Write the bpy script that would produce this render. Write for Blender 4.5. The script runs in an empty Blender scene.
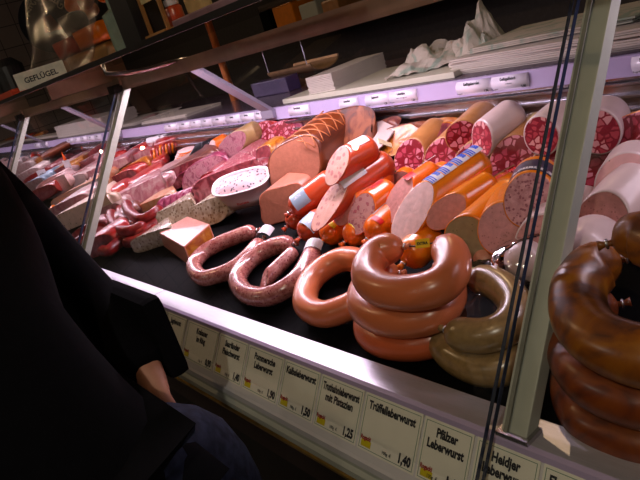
import bpy, bmesh, math, random
from mathutils import Vector, Matrix, noise
random.seed(7)
PI = math.pi
# ------------------------------------------------------------------ camera, world, lights, exposure
CAM = Vector((0, 0, 1.4)); FPX = 640.0
def _axes():
    u, w = -493.0, 66.0; m = 0.32
    d1 = Vector((u, w, -FPX)).normalized()
    up = Vector((1, m, 0)).cross(d1).normalized()
    if up.y < 0: up = -up
    X = -d1; Z = up; Y = Z.cross(X)
    return X, Y, Z
AX, AY, AZ = _axes()
ROT = Matrix((AX, AY, AZ))                       # camera vector -> world vector
cd = bpy.data.cameras.new('camera'); cam = bpy.data.objects.new('camera', cd)
bpy.context.scene.collection.objects.link(cam)
cd.sensor_width = 36; cd.lens = 36 * FPX / 640; cd.clip_start = 0.02; cd.clip_end = 60
cam.matrix_world = Matrix.Translation(CAM) @ ROT.to_4x4()
S = bpy.context.scene; S.camera = cam
S.view_settings.view_transform = 'Standard'; S.view_settings.look = 'None'
S.view_settings.gamma = 1.0; S.view_settings.use_curve_mapping = False
S.view_settings.exposure = 0.0
wd = bpy.data.worlds.new('world'); S.world = wd; wd.use_nodes = True
wd.node_tree.nodes['Background'].inputs[0].default_value = (0.9, 0.6, 0.4, 1)
wd.node_tree.nodes['Background'].inputs[1].default_value = 0.006
def area(name, loc, sx, sy, power, col, rot=(0, 0, 0), spread=PI):
    l = bpy.data.lights.new(name, 'AREA'); l.shape = 'RECTANGLE'; l.size = sx; l.size_y = sy
    l.energy = power; l.color = col; l.spread = spread
    o = bpy.data.objects.new(name, l); S.collection.objects.link(o); o.location = loc; o.rotation_euler = rot
    return o
TUBE = (1.0, 0.80, 0.98)
for nm, x, w, p in (('right', -1.425, 1.06, 8.8), ('left', -2.66, 1.10, 5.6), ('far', -4.02, 1.25, 5), ('farthest', -5.5, 1.3, 4), ('end', -.08, .55, 1.7)):
    area('case_tube_light_' + nm, (x, 0.842, 1.374), w, 0.036, p, TUBE, (math.radians(4), 0, 0))
def spot(name, loc, power, col, tgt, ang=70, r=0.03):
    l = bpy.data.lights.new(name, 'SPOT'); l.energy = power; l.color = col; l.spot_size = math.radians(ang)
    l.spot_blend = 1.0; l.shadow_soft_size = r
    o = bpy.data.objects.new(name, l); S.collection.objects.link(o); o.location = loc
    o.rotation_euler = (Vector(tgt) - Vector(loc)).to_track_quat('-Z', 'Y').to_euler()
WARM = (1.0, 0.66, 0.36)
LAMPS = [(-2.58, -0.20, 2.5), (-5.30, -0.10, 2.5), (-6.35, -0.10, 2.5), (-1.67, 2.07, 2.5), (-0.35, -0.25, 2.5)]
for i, (lx, ly, lz) in enumerate(LAMPS):
    spot('ceiling_spot_light', (lx, ly, lz - 0.03), (14, 14, 12, 12, 7)[i], WARM,
         ((-1.9, .8, 1), (-4.3, 1.3, 1.2), (-5.5, 1.2, 1.2), (-1.4, 1.3, 1.1), (-.5, .7, .95))[i], 120, .014)
for hx, hy, hp in ((.5, -1.0, 32), (-.6, -2.2, 8), (-3.2, -2.4, 14)):  # fill lights added on the customer side for labels and slices, no fixtures
    l = bpy.data.lights.new('hall_fill_light', 'POINT'); l.energy = hp; l.color = (1.0, .90, .74); l.shadow_soft_size = .04
    o = bpy.data.objects.new('hall_fill_light', l); S.collection.objects.link(o); o.location = (hx, hy, 2.5)

# ------------------------------------------------------------------ coordinates
DY0, DZ0, DK = 0.5, 0.87, 0.25
def deck(y): return DZ0 + DK * (y - DY0)
def ray(px, py): return (ROT @ Vector((px - 320, 240 - py, -FPX))).normalized()
def P(px, py, h=0.0):                            # point h above the sloping display deck
    d = ray(px, py); t = (DZ0 - DK * DY0 + h - CAM.z) / (d.z - DK * d.y); return CAM + d * t
def atz(px, py, z): d = ray(px, py); return CAM + d * ((z - CAM.z) / d.z)
def aty(px, py, y): d = ray(px, py); return CAM + d * ((y - CAM.y) / d.y)
def atx(px, py, x): d = ray(px, py); return CAM + d * ((x - CAM.x) / d.x)

# ------------------------------------------------------------------ materials
def _new(name):
    m = bpy.data.materials.new(name); m.use_nodes = True; nt = m.node_tree
    return m, nt, nt.nodes['Principled BSDF']
def c4(c): return (c[0], c[1], c[2], 1)
def sat(c, k=1.22, g=.90):
    if max(c) - min(c) < .10: return tuple(c)
    m = sum(c) / 3; return tuple(min(1, max(.004, (m + (x - m) * k) * g)) for x in c)
def N(nt, t, **k):
    n = nt.nodes.new(t)
    for a, v in k.items(): setattr(n, a, v)
    return n
def coords(nt, scale=(1, 1, 1)):
    tc = N(nt, 'ShaderNodeTexCoord'); mp = N(nt, 'ShaderNodeMapping'); mp.inputs['Scale'].default_value = scale
    nt.links.new(tc.outputs['Object'], mp.inputs[0]); return mp.outputs[0]
def ramp(nt, src, stops, interp='LINEAR'):
    r = N(nt, 'ShaderNodeValToRGB'); r.color_ramp.interpolation = interp
    el = r.color_ramp.elements
    while len(el) < len(stops): el.new(0.5)
    for e, (p, c) in zip(el, stops): e.position = p; e.color = c4(c)
    nt.links.new(src, r.inputs[0]); return r.outputs[0]
def bump(nt, b, src, strength=0.3, dist=0.002):
    bn = N(nt, 'ShaderNodeBump'); bn.inputs['Strength'].default_value = strength; bn.inputs['Distance'].default_value = dist
    nt.links.new(src, bn.inputs['Height']); nt.links.new(bn.outputs[0], b.inputs['Normal'])
def setp(b, rough=0.5, metal=0.0, coat=0.0, sss=0.0, spec=0.5):
    b.inputs['Roughness'].default_value = rough; b.inputs['Metallic'].default_value = metal
    b.inputs['Coat Weight'].default_value = coat; b.inputs['Coat Roughness'].default_value = 0.22
    b.inputs['Specular IOR Level'].default_value = spec
    if sss:
        b.inputs['Subsurface Weight'].default_value = sss; b.inputs['Subsurface Radius'].default_value = (0.01, 0.004, 0.002)
_M = {}
def solid(name, col, rough=0.5, metal=0.0, coat=0.0, var=0.12, scale=40, bs=0.0, spec=0.5, stretch=(1, 1, 1)):
    """one colour with slight mottling"""
    col = sat(col)
    if name in _M: return _M[name]
    m, nt, b = _new(name); v = coords(nt, stretch)
    n = N(nt, 'ShaderNodeTexNoise'); n.inputs['Scale'].default_value = scale; n.inputs['Detail'].default_value = 3
    nt.links.new(v, n.inputs['Vector'])
    a = tuple(max(0, x * (1 - var)) for x in col); c = tuple(min(1, x * (1 + var)) for x in col)
    nt.links.new(ramp(nt, n.outputs[0], [(0.3, a), (0.7, c)]), b.inputs['Base Color'])
    setp(b, rough, metal, coat, spec=spec)
    if bs: bump(nt, b, n.outputs[0], bs)
    _M[name] = m; return m
def mosaic(name, base, chunk, chunk2, scale=95, edge=0.12, rough=0.35):
    """coarse salami: fat or meat chunks in a darker mass"""
    base, chunk, chunk2 = sat(base), sat(chunk), sat(chunk2)
    m, nt, b = _new(name); v = coords(nt)
    nz = N(nt, 'ShaderNodeTexNoise'); nz.inputs['Scale'].default_value = scale * .8; nt.links.new(v, nz.inputs['Vector'])
    mx = N(nt, 'ShaderNodeVectorMath', operation='MULTIPLY_ADD'); mx.inputs[1].default_value = (.006,) * 3
    nt.links.new(nz.outputs['Color'], mx.inputs[0]); nt.links.new(v, mx.inputs[2])
    e = N(nt, 'ShaderNodeTexVoronoi', feature='DISTANCE_TO_EDGE'); e.inputs['Scale'].default_value = scale
    f = N(nt, 'ShaderNodeTexVoronoi'); f.inputs['Scale'].default_value = scale
    for q in (e, f): nt.links.new(mx.outputs[0], q.inputs['Vector'])
    sp = N(nt, 'ShaderNodeSeparateColor'); nt.links.new(f.outputs['Color'], sp.inputs[0])
    cc = ramp(nt, sp.outputs[0], [(0.0, base), (0.18, base), (0.24, chunk2), (0.6, chunk2), (0.7, chunk), (1, chunk)])
    mk = ramp(nt, e.outputs['Distance'], [(edge * .6, (0, 0, 0)), (edge, (1, 1, 1))])
    mix = N(nt, 'ShaderNodeMixRGB'); nt.links.new(mk, mix.inputs[0]); mix.inputs[1].default_value = c4(base); nt.links.new(cc, mix.inputs[2])
    nt.links.new(mix.outputs[0], b.inputs['Base Color']); setp(b, rough, coat=.25)
    bump(nt, b, mk, .15, .0008); return m
def speck(name, base, dark, scale=260, thr=0.22, rough=0.5, var=0.1, light=None, coat=0.0, keep=0.5, bs=.15):
    """fine mass with sparse specks"""
    base, dark = sat(base), sat(dark); light = sat(light) if light else None
    m, nt, b = _new(name); v = coords(nt)
    n = N(nt, 'ShaderNodeTexNoise'); n.inputs['Scale'].default_value = scale * .5; n.inputs['Detail'].default_value = 4
    nt.links.new(v, n.inputs['Vector'])
    a = tuple(x * (1 - var) for x in base); c = light or tuple(min(1, x * (1 + var)) for x in base)
    bc = ramp(nt, n.outputs[0], [(0.35, a), (0.65, c)])
    f = N(nt, 'ShaderNodeTexVoronoi'); f.inputs['Scale'].default_value = scale; nt.links.new(v, f.inputs['Vector'])
    mk = ramp(nt, f.outputs['Distance'], [(thr * .8, (1, 1, 1)), (thr, (0, 0, 0))])
    sp = N(nt, 'ShaderNodeSeparateColor'); nt.links.new(f.outputs['Color'], sp.inputs[0])
    k = N(nt, 'ShaderNodeMath', operation='LESS_THAN'); k.inputs[1].default_value = keep; nt.links.new(sp.outputs[0], k.inputs[0])
    mu = N(nt, 'ShaderNodeMath', operation='MULTIPLY'); nt.links.new(mk, mu.inputs[0]); nt.links.new(k.outputs[0], mu.inputs[1])
    mix = N(nt, 'ShaderNodeMixRGB'); nt.links.new(mu.outputs[0], mix.inputs[0]); nt.links.new(bc, mix.inputs[1]); mix.inputs[2].default_value = c4(dark)
    nt.links.new(mix.outputs[0], b.inputs['Base Color']); setp(b, rough, coat=coat)
    if bs: bump(nt, b, n.outputs[0], bs, .001)
    return m
def marble(name, cols, scale=30, stretch=(1, 1, 1), rough=0.4, coat=0.2, dist=1.5, bs=.2):
    m, nt, b = _new(name); v = coords(nt, stretch); cols = [sat(c) for c in cols]
    n = N(nt, 'ShaderNodeTexNoise'); n.inputs['Scale'].default_value = scale; n.inputs['Detail'].default_value = 5
    n.inputs['Distortion'].default_value = dist; nt.links.new(v, n.inputs['Vector'])
    k = len(cols); st = [(0.37 + 0.24 * i / (k - 1), c) for i, c in enumerate(cols)]
    nt.links.new(ramp(nt, n.outputs[0], st), b.inputs['Base Color']); setp(b, rough, coat=coat)
    if bs: bump(nt, b, n.outputs[0], bs, .0015)
    return m
def brushed(name, col, rough=0.3, aniso=(1, 60, 60)):
    m, nt, b = _new(name); v = coords(nt, aniso)
    n = N(nt, 'ShaderNodeTexNoise'); n.inputs['Scale'].default_value = 12; n.inputs['Detail'].default_value = 4
    nt.links.new(v, n.inputs['Vector'])
    nt.links.new(ramp(nt, n.outputs[0], [(.3, tuple(x * .85 for x in col)), (.7, col)]), b.inputs['Base Color'])
    mr = N(nt, 'ShaderNodeMapRange'); mr.inputs[3].default_value = rough * .75; mr.inputs[4].default_value = rough * 1.3
    nt.links.new(n.outputs[0], mr.inputs[0]); nt.links.new(mr.outputs[0], b.inputs['Roughness'])
    b.inputs['Metallic'].default_value = 1.0; return m
def clear(name, tint=(1, 1, 1), refl=1.0, rough=0.0, haze=0.0):
    """thin clear pane or film: transmits, reflects by Fresnel"""
    m = bpy.data.materials.new(name); m.use_nodes = True; nt = m.node_tree; nt.nodes.clear()
    o = N(nt, 'ShaderNodeOutputMaterial'); t = N(nt, 'ShaderNodeBsdfTransparent'); t.inputs[0].default_value = c4(tint)
    g = N(nt, 'ShaderNodeBsdfGlossy'); g.inputs['Roughness'].default_value = rough
    fr = N(nt, 'ShaderNodeFresnel'); fr.inputs['IOR'].default_value = 1.45
    mu = N(nt, 'ShaderNodeMath', operation='MULTIPLY'); mu.inputs[1].default_value = refl; nt.links.new(fr.outputs[0], mu.inputs[0])
    if refl < 1:
        ge = N(nt, 'ShaderNodeNewGeometry'); m1 = N(nt, 'ShaderNodeMath', operation='SUBTRACT'); m1.inputs[0].default_value = refl; nt.links.new(ge.outputs['Backfacing'], m1.inputs[1]); m1.use_clamp = True; nt.links.new(m1.outputs[0], mu.inputs[1])
    mx = N(nt, 'ShaderNodeMixShader'); nt.links.new(mu.outputs[0], mx.inputs[0]); nt.links.new(t.outputs[0], mx.inputs[1]); nt.links.new(g.outputs[0], mx.inputs[2])
    last = mx
    if haze:
        df = N(nt, 'ShaderNodeBsdfDiffuse'); df.inputs[0].default_value = (.8, .75, .72, 1)
        m2 = N(nt, 'ShaderNodeMixShader'); m2.inputs[0].default_value = haze
        nt.links.new(mx.outputs[0], m2.inputs[1]); nt.links.new(df.outputs[0], m2.inputs[2]); last = m2
    nt.links.new(last.outputs[0], o.inputs[0]); return m
def emit(name, col, s):
    m, nt, b = _new(name); b.inputs['Base Color'].default_value = c4(col)
    b.inputs['Emission Color'].default_value = c4(col); b.inputs['Emission Strength'].default_value = s; return m

# ------------------------------------------------------------------ object helpers
def mkmesh(name, verts, faces, mats, smooth=True, fm=None):
    me = bpy.data.meshes.new(name); me.from_pydata([tuple(v) for v in verts], [], faces)
    for m in (mats if isinstance(mats, (list, tuple)) else [mats]): me.materials.append(m)
    if smooth: me.polygons.foreach_set('use_smooth', [True] * len(me.polygons))
    if fm: me.polygons.foreach_set('material_index', fm)
    me.update(); return me
def ob(name, me, parent=None, loc=None):
    o = bpy.data.objects.new(name, me); S.collection.objects.link(o)
    if parent is not None: o.parent = parent
    if loc is not None: o.location = loc
    return o
def tag(o, label=None, cat=None, group=None, kind=None):
    if label: o['label'] = label
    if cat: o['category'] = cat
    if group: o['group'] = group
    if kind: o['kind'] = kind
    return o
def thing(name, label, cat, loc=(0, 0, 0), group=None, mat3=None):
    o = bpy.data.objects.new(name, None); S.collection.objects.link(o); o.empty_display_size = .02
    o.matrix_world = Matrix.Translation(Vector(loc)) @ (mat3.to_4x4() if mat3 else Matrix.Identity(4))
    return tag(o, label, cat, group)
class MB:
    """collects boxes, prisms and tubes into one mesh"""
    def __init__(s): s.v = []; s.f = []
    def add(s, vs, fs):
        k = len(s.v); s.v += [Vector(v) for v in vs]; s.f += [tuple(i + k for i in f) for f in fs]; return s
    def box(s, a, b):
        x0, y0, z0 = a; x1, y1, z1 = b
        return s.add([(x0, y0, z0), (x1, y0, z0), (x1, y1, z0), (x0, y1, z0), (x0, y0, z1), (x1, y0, z1), (x1, y1, z1), (x0, y1, z1)],
                     [(3, 2, 1, 0), (4, 5, 6, 7), (0, 1, 5, 4), (1, 2, 6, 5), (2, 3, 7, 6), (3, 0, 4, 7)])
    def prism(s, prof, x0, x1):                   # (y,z) outline swept along x
        n = len(prof); vs = [(x0, y, z) for y, z in prof] + [(x1, y, z) for y, z in prof]
        return s.add(vs, [(i, (i + 1) % n, n + (i + 1) % n, n + i) for i in range(n)] + [tuple(range(n))[::-1], tuple(range(n, 2 * n))])
    def bar(s, a, b, w, t, up=(0, 0, 1)):
        a = Vector(a); b = Vector(b); d = (b - a).normalized(); r = d.cross(Vector(up)).normalized(); u = r.cross(d)
        vs = [p + r * i * w / 2 + u * j * t / 2 for p in (a, b) for i, j in ((-1, -1), (1, -1), (1, 1), (-1, 1))]
        return s.add(vs, [(3, 2, 1, 0), (4, 5, 6, 7), (0, 1, 5, 4), (1, 2, 6, 5), (2, 3, 7, 6), (3, 0, 4, 7)])
    def tube(s, pts, r, seg=10, cap=True):
        pts = [Vector(p) for p in pts]; n = len(pts); rr = r if isinstance(r, (list, tuple)) else [r] * n
        t = (pts[1] - pts[0]).normalized(); u = t.orthogonal().normalized(); vs = []
        for i, p in enumerate(pts):
            t2 = ((pts[min(i + 1, n - 1)] - pts[max(i - 1, 0)])).normalized()
            u = (u - t2 * u.dot(t2)).normalized(); w = t2.cross(u)
            for k in range(seg):
                a = 2 * PI * k / seg; vs.append(p + (u * math.cos(a) + w * math.sin(a)) * rr[i])
        fs = [(i * seg + k, i * seg + (k + 1) % seg, (i + 1) * seg + (k + 1) % seg, (i + 1) * seg + k) for i in range(n - 1) for k in range(seg)]
        if cap: fs += [tuple(range(seg))[::-1], tuple(range((n - 1) * seg, n * seg))]
        return s.add(vs, fs)
    def build(s, name, mat, parent=None, smooth=False, bevel=0):
        me = mkmesh(name, s.v, s.f, mat, smooth)
        bm = bmesh.new(); bm.from_mesh(me); bmesh.ops.recalc_face_normals(bm, faces=bm.faces)
        if bevel: bmesh.ops.bevel(bm, geom=bm.edges, offset=bevel, segments=2, affect='EDGES', profile=.7)
        bm.to_mesh(me); bm.free()
        return ob(name, me, parent)
def text_mesh(s, size, extrude=0.0, bold=0.0, xs=1.0, align='LEFT'):
    cu = bpy.data.curves.new('t', 'FONT'); cu.body = s; cu.size = size; cu.extrude = extrude; cu.offset = bold; cu.resolution_u = 2
    cu.align_x = align
    o = bpy.data.objects.new('t', cu); S.collection.objects.link(o); bpy.context.view_layer.update()
    me = bpy.data.meshes.new_from_object(o.evaluated_get(bpy.context.evaluated_depsgraph_get()))
    bpy.data.objects.remove(o); bpy.data.curves.remove(cu)
    for v in me.vertices: v.co.x *= xs
    return me
def frame(d, up=(0, 0, 1)):
    """local Y along d, local Z near up"""
    y = Vector(d).normalized(); x = y.cross(Vector(up)).normalized(); z = x.cross(y)
    return Matrix((x, y, z)).transposed()

# ------------------------------------------------------------------ sausages, loaves
metal_clip = solid('clip_metal', (.7, .7, .75), .3, 1.0, var=.05)
def sup(a, p):
    c, s = math.cos(a), math.sin(a); k = 2.0 / p
    return math.copysign(abs(c) ** k, c), math.copysign(abs(s) ** k, s)
def settle(root, vs, M=None):
    """lift a piece that dips into the sloping deck so that it rests on it"""
    o = root.location
    if not (.49 < o.y < 1.15 and o.z < 1.35): return
    low = min(((M @ v if M else v) + o).z - deck(((M @ v if M else v) + o).y) for v in vs)
    if low < .001: root.location.z += min(.05, .001 - low)
def chub(name, label, cat, p, q, r, casing, facem=None, fn=None, front='cut', end='round', pw=2, group=None,
         rim=.96, wob=.02, bend=0.0, L=None, seg=40, disp=None, facename='cut_face', bulge=.02, up=(0, 0, 1)):
    """cylinder or loaf from front centre p to end centre q; fn = world normal of the slice"""
    p = Vector(p); vs = []
    if L: d = Vector(q).normalized(); q = p + d * L
    else: q = Vector(q); d = q - p; L = d.length; d.normalize()
    rx, rz = r if isinstance(r, (tuple, list)) else (r, r)
    if p.y < 1.15 and p.z < 1.35 and p.y > .49 and d.y > .05:         # keep clear of the steel back
        L = max(.04, min(L, (1.128 - p.y - (0 if end == 'round' else rx * .3)) / d.y))
    M = frame(d, up); root = thing(name, label, cat, p, group, M)
    tc = (CAM - p).normalized(); n = M.transposed() @ (Vector(fn) if fn else (-d + tc * .9)).normalized()
    if n.y > -.35: n.y = -.35; n.normalize()
    J = 26; vs = []; seed = Vector((random.random() * 9, random.random() * 9, 0)); re = min(rx, rz) * (.85 if end != 'cut' else 0); rf = min(rx, rz) * .9
    def prof(y):
        f = 1.0
        if end != 'cut' and y > L - re: f = math.sqrt(max(0.0, 1 - ((y - L + re) / re) ** 2))
        if front != 'cut' and y < rf: f = min(f, math.sqrt(max(0.0, 1 - ((rf - y) / rf) ** 2)))
        return max(f, .09)
    ys = []
    for j in range(J + 1):
        s = j / J
        if end != 'cut' or front != 'cut': s = .5 - .5 * math.cos(PI * s) if front != 'cut' else math.sin(PI / 2 * s)
        ys.append(s * L)
    for j, y in enumerate(ys):
        f = prof(y); s = y / L
        for k in range(seg):
            a = 2 * PI * k / seg; cx, cz = sup(a, pw); x = cx * rx * f; z = cz * rz * f
            w = 1 + wob * noise.noise(seed + Vector((cx * 1.3, cz * 1.3, y * 18)))
            if (end == 'knot' and s > .85) or (front == 'knot' and s < .15):
                e = (s - .85) / .15 if s > .5 else (.15 - s) / .15
                w *= 1 + .05 * e * math.sin(a * 11)
            x *= w; z *= w; off = 0
            if front == 'cut': off = (-(n.x * x + n.z * z) / n.y) * (1 - s)
            yy = y + off; z += bend * math.sin(PI * s)
            v = Vector((x, yy, z))
            if disp: v = disp(v, a, s)
            vs.append(v)
    fs = [(j * seg + k, j * seg + (k + 1) % seg, (j + 1) * seg + (k + 1) % seg, (j + 1) * seg + k) for j in range(J) for k in range(seg)]
    fs.append(tuple(range(J * seg, (J + 1) * seg)))
    edge = [v.copy() for v in vs[:seg]]; c0 = sum(edge, Vector()) / seg; nl = Vector(n)
    if front == 'cut':
        b = len(vs); vs += [c0 + (v - c0) * rim for v in edge]
        fs += [(k, b + k, b + (k + 1) % seg, (k + 1) % seg) for k in range(seg)]
        fs.append(tuple(b + k for k in range(seg)))
    else: fs.append(tuple(range(seg))[::-1])
    body = ob('casing' if cat != 'meat' else 'body', mkmesh('casing', vs, fs, casing), root)
    if front == 'cut' and facem:
        fv = []; ff = []; R = 7
        for i in range(R):
            t = 1 - i / R
            for k in range(seg):
                a = c0 + (edge[k] - c0) * (rim * t)
                h = .0005 + bulge * min(rx, rz) * (1 - t * t) + .0006 * noise.noise(a * 220 + seed)
                fv.append(a + nl * h)
        fv.append(c0 + nl * (.0005 + bulge * min(rx, rz)))
        for i in range(R - 1):
            ff += [(i * seg + k, (i + 1) * seg + k, (i + 1) * seg + (k + 1) % seg, i * seg + (k + 1) % seg) for k in range(seg)]
        ff += [((R - 1) * seg + k, R * seg, (R - 1) * seg + (k + 1) % seg) for k in range(seg)]
        ff = [f[::-1] for f in ff]
        ob(facename, mkmesh(facename, fv, ff, facem), root)
    for yy, on in ((0, front == 'knot'), (L, end == 'knot')):
        if on:
            sg = -1 if yy == 0 else 1; m = MB()
            m.tube([(0, yy, 0), (0, yy + sg * .006, 0), (0, yy + sg * .010, 0), (0, yy + sg * .016, 0)], [.004, .0035, .005, .007], 8)
            m.build('tail', casing, root, True)
            m = MB(); m.tube([(-.006, yy + sg * .006, 0), (0, yy + sg * .006, .005), (.006, yy + sg * .006, 0), (0, yy + sg * .006, -.005), (-.006, yy + sg * .006, 0)], .0018, 6)
            m.build('clip', metal_clip, root, True)
    settle(root, vs, M)
    return root
def wrap(root, me_or_none, rx, rz, y0, a0, name, mat, w=None, ang=None, bend=0, L=1, off=.0006, along=True, pw=2):
    """print or paper label wrapped onto a sausage: u along its axis, v round it; a0 in degrees, 90 = top"""
    def pos(u, v):
        a = math.radians(a0) + v / rx; y = y0 + u
        cx, cz = sup(a, pw)
        return Vector((cx * (rx * 1.012 + off), y, cz * (rz * 1.012 + off) + bend * math.sin(PI * y / L)))
    if me_or_none is not None:
        me = me_or_none
        for vtx in me.vertices:
            u, v = (vtx.co.x, vtx.co.y) if along else (-vtx.co.y, vtx.co.x)
            vtx.co = pos(u, v if along else -v)
        me.materials.clear(); me.materials.append(mat); me.update()
        return ob(name, me, root)
    nu, nv = 6, 14; vs = []; fs = []
    for i in range(nu + 1):
        for j in range(nv + 1): vs.append(pos(w * i / nu, math.radians(ang) * rx * (j / nv - .5)))
    for i in range(nu):
        for j in range(nv): a = i * (nv + 1) + j; fs.append((a, a + 1, a + nv + 2, a + nv + 1))
    me = mkmesh(name, vs, fs, mat); return ob(name, me, root)
def spline(pts, n):
    pts = [Vector(p) for p in pts]; out = []
    pts = [pts[0] * 2 - pts[1]] + pts + [pts[-1] * 2 - pts[-2]]; k = len(pts) - 3
    for i in range(n + 1):
        t = i / n * k; a = min(int(t), k - 1); t -= a; p0, p1, p2, p3 = pts[a:a + 4]
        out.append(.5 * ((2 * p1) + (p2 - p0) * t + (2 * p0 - 5 * p1 + 4 * p2 - p3) * t * t + (3 * p1 - p0 - 3 * p2 + p3) * t ** 3))
    return out
def ring(name, label, pts, r, mat, group=None, cat='sausage', ends=('knot', 'knot'), n=72, seg=26, flat=1.0, facem=None, clips=True, wob=.03):
    pts = spline(pts, n); o = pts[0].copy()
    root = thing(name, label, cat, o, group); pts = [p - o for p in pts]
    Ln = [0]
    for i in range(n): Ln.append(Ln[-1] + (pts[i + 1] - pts[i]).length)
    T = Ln[-1]; te = r * 1.25; vs = []; up = Vector((0, -DK, 1)).normalized(); sd = random.random() * 50
    # resample with denser ends
    def at(s):
        s = max(0, min(T, s))
        for i in range(n):
            if Ln[i + 1] >= s: return pts[i].lerp(pts[i + 1], (s - Ln[i]) / max(1e-9, Ln[i + 1] - Ln[i]))
        return pts[-1]
    ss = [te * (1 - math.cos(PI / 2 * i / 7)) for i in range(7)] + [te + (T - 2 * te) * i / n for i in range(n + 1)] + [T - te * (1 - math.cos(PI / 2 * i / 7)) for i in range(6, -1, -1)]
    K = len(ss)
    for j, s in enumerate(ss):
        p = at(s); t = (at(s + .004) - at(s - .004)).normalized(); x = t.cross(up).normalized(); z = x.cross(t)
        f = 1.0; e = 0
        if ends[0] == 'knot' and s < te: f = math.sqrt(max(0, 1 - (1 - s / te) ** 2)); e = 1 - s / te
        if ends[1] == 'knot' and s > T - te: f = math.sqrt(max(0, 1 - (1 - (T - s) / te) ** 2)); e = 1 - (T - s) / te
        f = max(f, .12)
        for k in range(seg):
            a = 2 * PI * k / seg
            w = r * f * (1 + wob * noise.noise(Vector((s * 22, math.cos(a), math.sin(a) + sd))) + .05 * e * math.sin(9 * a))
            vs.append(p + x * math.cos(a) * w + z * math.sin(a) * w * flat)
    fs = [(i * seg + k, i * seg + (k + 1) % seg, (i + 1) * seg + (k + 1) % seg, (i + 1) * seg + k) for i in range(K - 1) for k in range(seg)]
    fs += [tuple(range(seg))[::-1], tuple(range((K - 1) * seg, K * seg))]
    me = mkmesh('casing', vs, fs, mat); bm = bmesh.new(); bm.from_mesh(me); bmesh.ops.recalc_face_normals(bm, faces=bm.faces); bm.to_mesh(me); bm.free()
    ob('casing', me, root); settle(root, vs)
    for i, (s, sg) in enumerate(((0, -1), (T, 1))):
        p = at(s); t = (at(s + .003) - at(s - .003)).normalized() * sg
        if ends[i] == 'knot' and clips:
            m = MB(); m.tube([p - t * .002, p + t * .005, p + t * .009, p + t * .014], [.0045, .0028, .004, .006], 8); m.build('tail', mat, root, True)
            m = MB(); c = p + t * .005; x = t.orthogonal().normalized(); y = t.cross(x)
            m.tube([c + (x * math.cos(a) + y * math.sin(a)) * .0045 for a in [2 * PI * q / 8 for q in range(9)]], .0016, 6); m.build('clip', metal_clip, root, True)
        elif facem is not None and ends[i] == 'cut':
            b = 0 if i == 0 else (K - 1) * seg; c = sum((vs[b + k] for k in range(seg)), Vector()) / seg
            fv = [c + (vs[b + k] - c) * .95 + t * .0008 for k in range(seg)] + [c + t * .002]
            ff = [(k, (k + 1) % seg, seg) for k in range(seg)]
            ob('cut_face', mkmesh('cut_face', fv, ff, facem), root)
    return root
def slab(name, label, cat, centre, normal, rx, rz, th, mats, group=None, pw=2.3, seg=26, wave=.002, up=(0, 0, 1)):
    """one slice: thin wavy disc, rind on its edge"""
    M = frame(normal, up); vs = []; sd = random.random() * 40; R = 4
    for s in (0, 1):
        for i in range(R + 1):
            t = 1 - i / R * .999
            for k in range(seg):
                a = 2 * PI * k / seg; cx, cz = sup(a, pw)
                w = 1 + .05 * noise.noise(Vector((cx + sd, cz, 0)))
                vs.append(Vector((cx * rx * t * w, (s - .5) * th + wave * noise.noise(Vector((cx * t * 2 + sd, cz * t * 2, 3))), cz * rz * t * w)))
    H = (R + 1) * seg; fs = []; fm = []
    for s in (0, 1):
        for i in range(R):
            for k in range(seg):
                f = (s * H + i * seg + k, s * H + i * seg + (k + 1) % seg, s * H + (i + 1) * seg + (k + 1) % seg, s * H + (i + 1) * seg + k)
                fs.append(f if s else f[::-1]); fm.append(0)
    for k in range(seg): fs.append((k, (k + 1) % seg, H + (k + 1) % seg, H + k)); fm.append(len(mats) - 1)
    me = mkmesh(name, vs, fs, mats, True, fm)
    bm = bmesh.new(); bm.from_mesh(me); bmesh.ops.recalc_face_normals(bm, faces=bm.faces); bm.to_mesh(me); bm.free()
    o = ob(name, me); o.matrix_world = Matrix.Translation(Vector(centre)) @ M.to_4x4(); settle(o, vs, M)
    return tag(o, label, cat, group)

# ------------------------------------------------------------------ the room
X0, X1 = -7.0, 0.7
plaster = solid('dark_plaster', (.05, .04, .035), .9)
m, nt, b = _new('wall_tiles'); v = coords(nt)
bt = N(nt, 'ShaderNodeTexBrick'); bt.offset = 0; bt.inputs['Scale'].default_value = 1; bt.inputs['Brick Width'].default_value = .2
bt.inputs['Row Height'].default_value = .2; bt.inputs['Mortar Size'].default_value = .004
bt.inputs['Color1'].default_value = (.30, .22, .17, 1); bt.inputs['Color2'].default_value = (.27, .20, .16, 1); bt.inputs['Mortar'].default_value = (.06, .05, .04, 1)
sx = N(nt, 'ShaderNodeSeparateXYZ'); cx = N(nt, 'ShaderNodeCombineXYZ'); nt.links.new(v, sx.inputs[0])
nt.links.new(sx.outputs[1], cx.inputs[0]); nt.links.new(sx.outputs[2], cx.inputs[1]); nt.links.new(cx.outputs[0], bt.inputs['Vector'])
nt.links.new(bt.outputs[0], b.inputs['Base Color']); setp(b, .35); tiles = m
def struct(name, mb, mat): return tag(mb.build(name, mat), kind='structure')
struct('floor', MB().box((X0, -3, -.05), (1.5, 3, 0)), solid('floor_stone', (.07, .06, .055), .5))
struct('ceiling', MB().box((X0, -3, 2.75), (1.5, 3, 2.8)), plaster)
struct('wall_back', MB().box((X0, 2.8, 0), (1.5, 2.85, 2.75)), plaster)
struct('wall_left', MB().box((X0 - .05, -3, 0), (X0, 3, 2.75)), tiles)
struct('wall_right', MB().box((1.5, -3, 0), (1.55, 3, 2.75)), plaster)
struct('wall_front', MB().box((X0, -3.05, 0), (1.5, -3, 2.75)), solid('hall_wall', (.05, .04, .03), .9))

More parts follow.
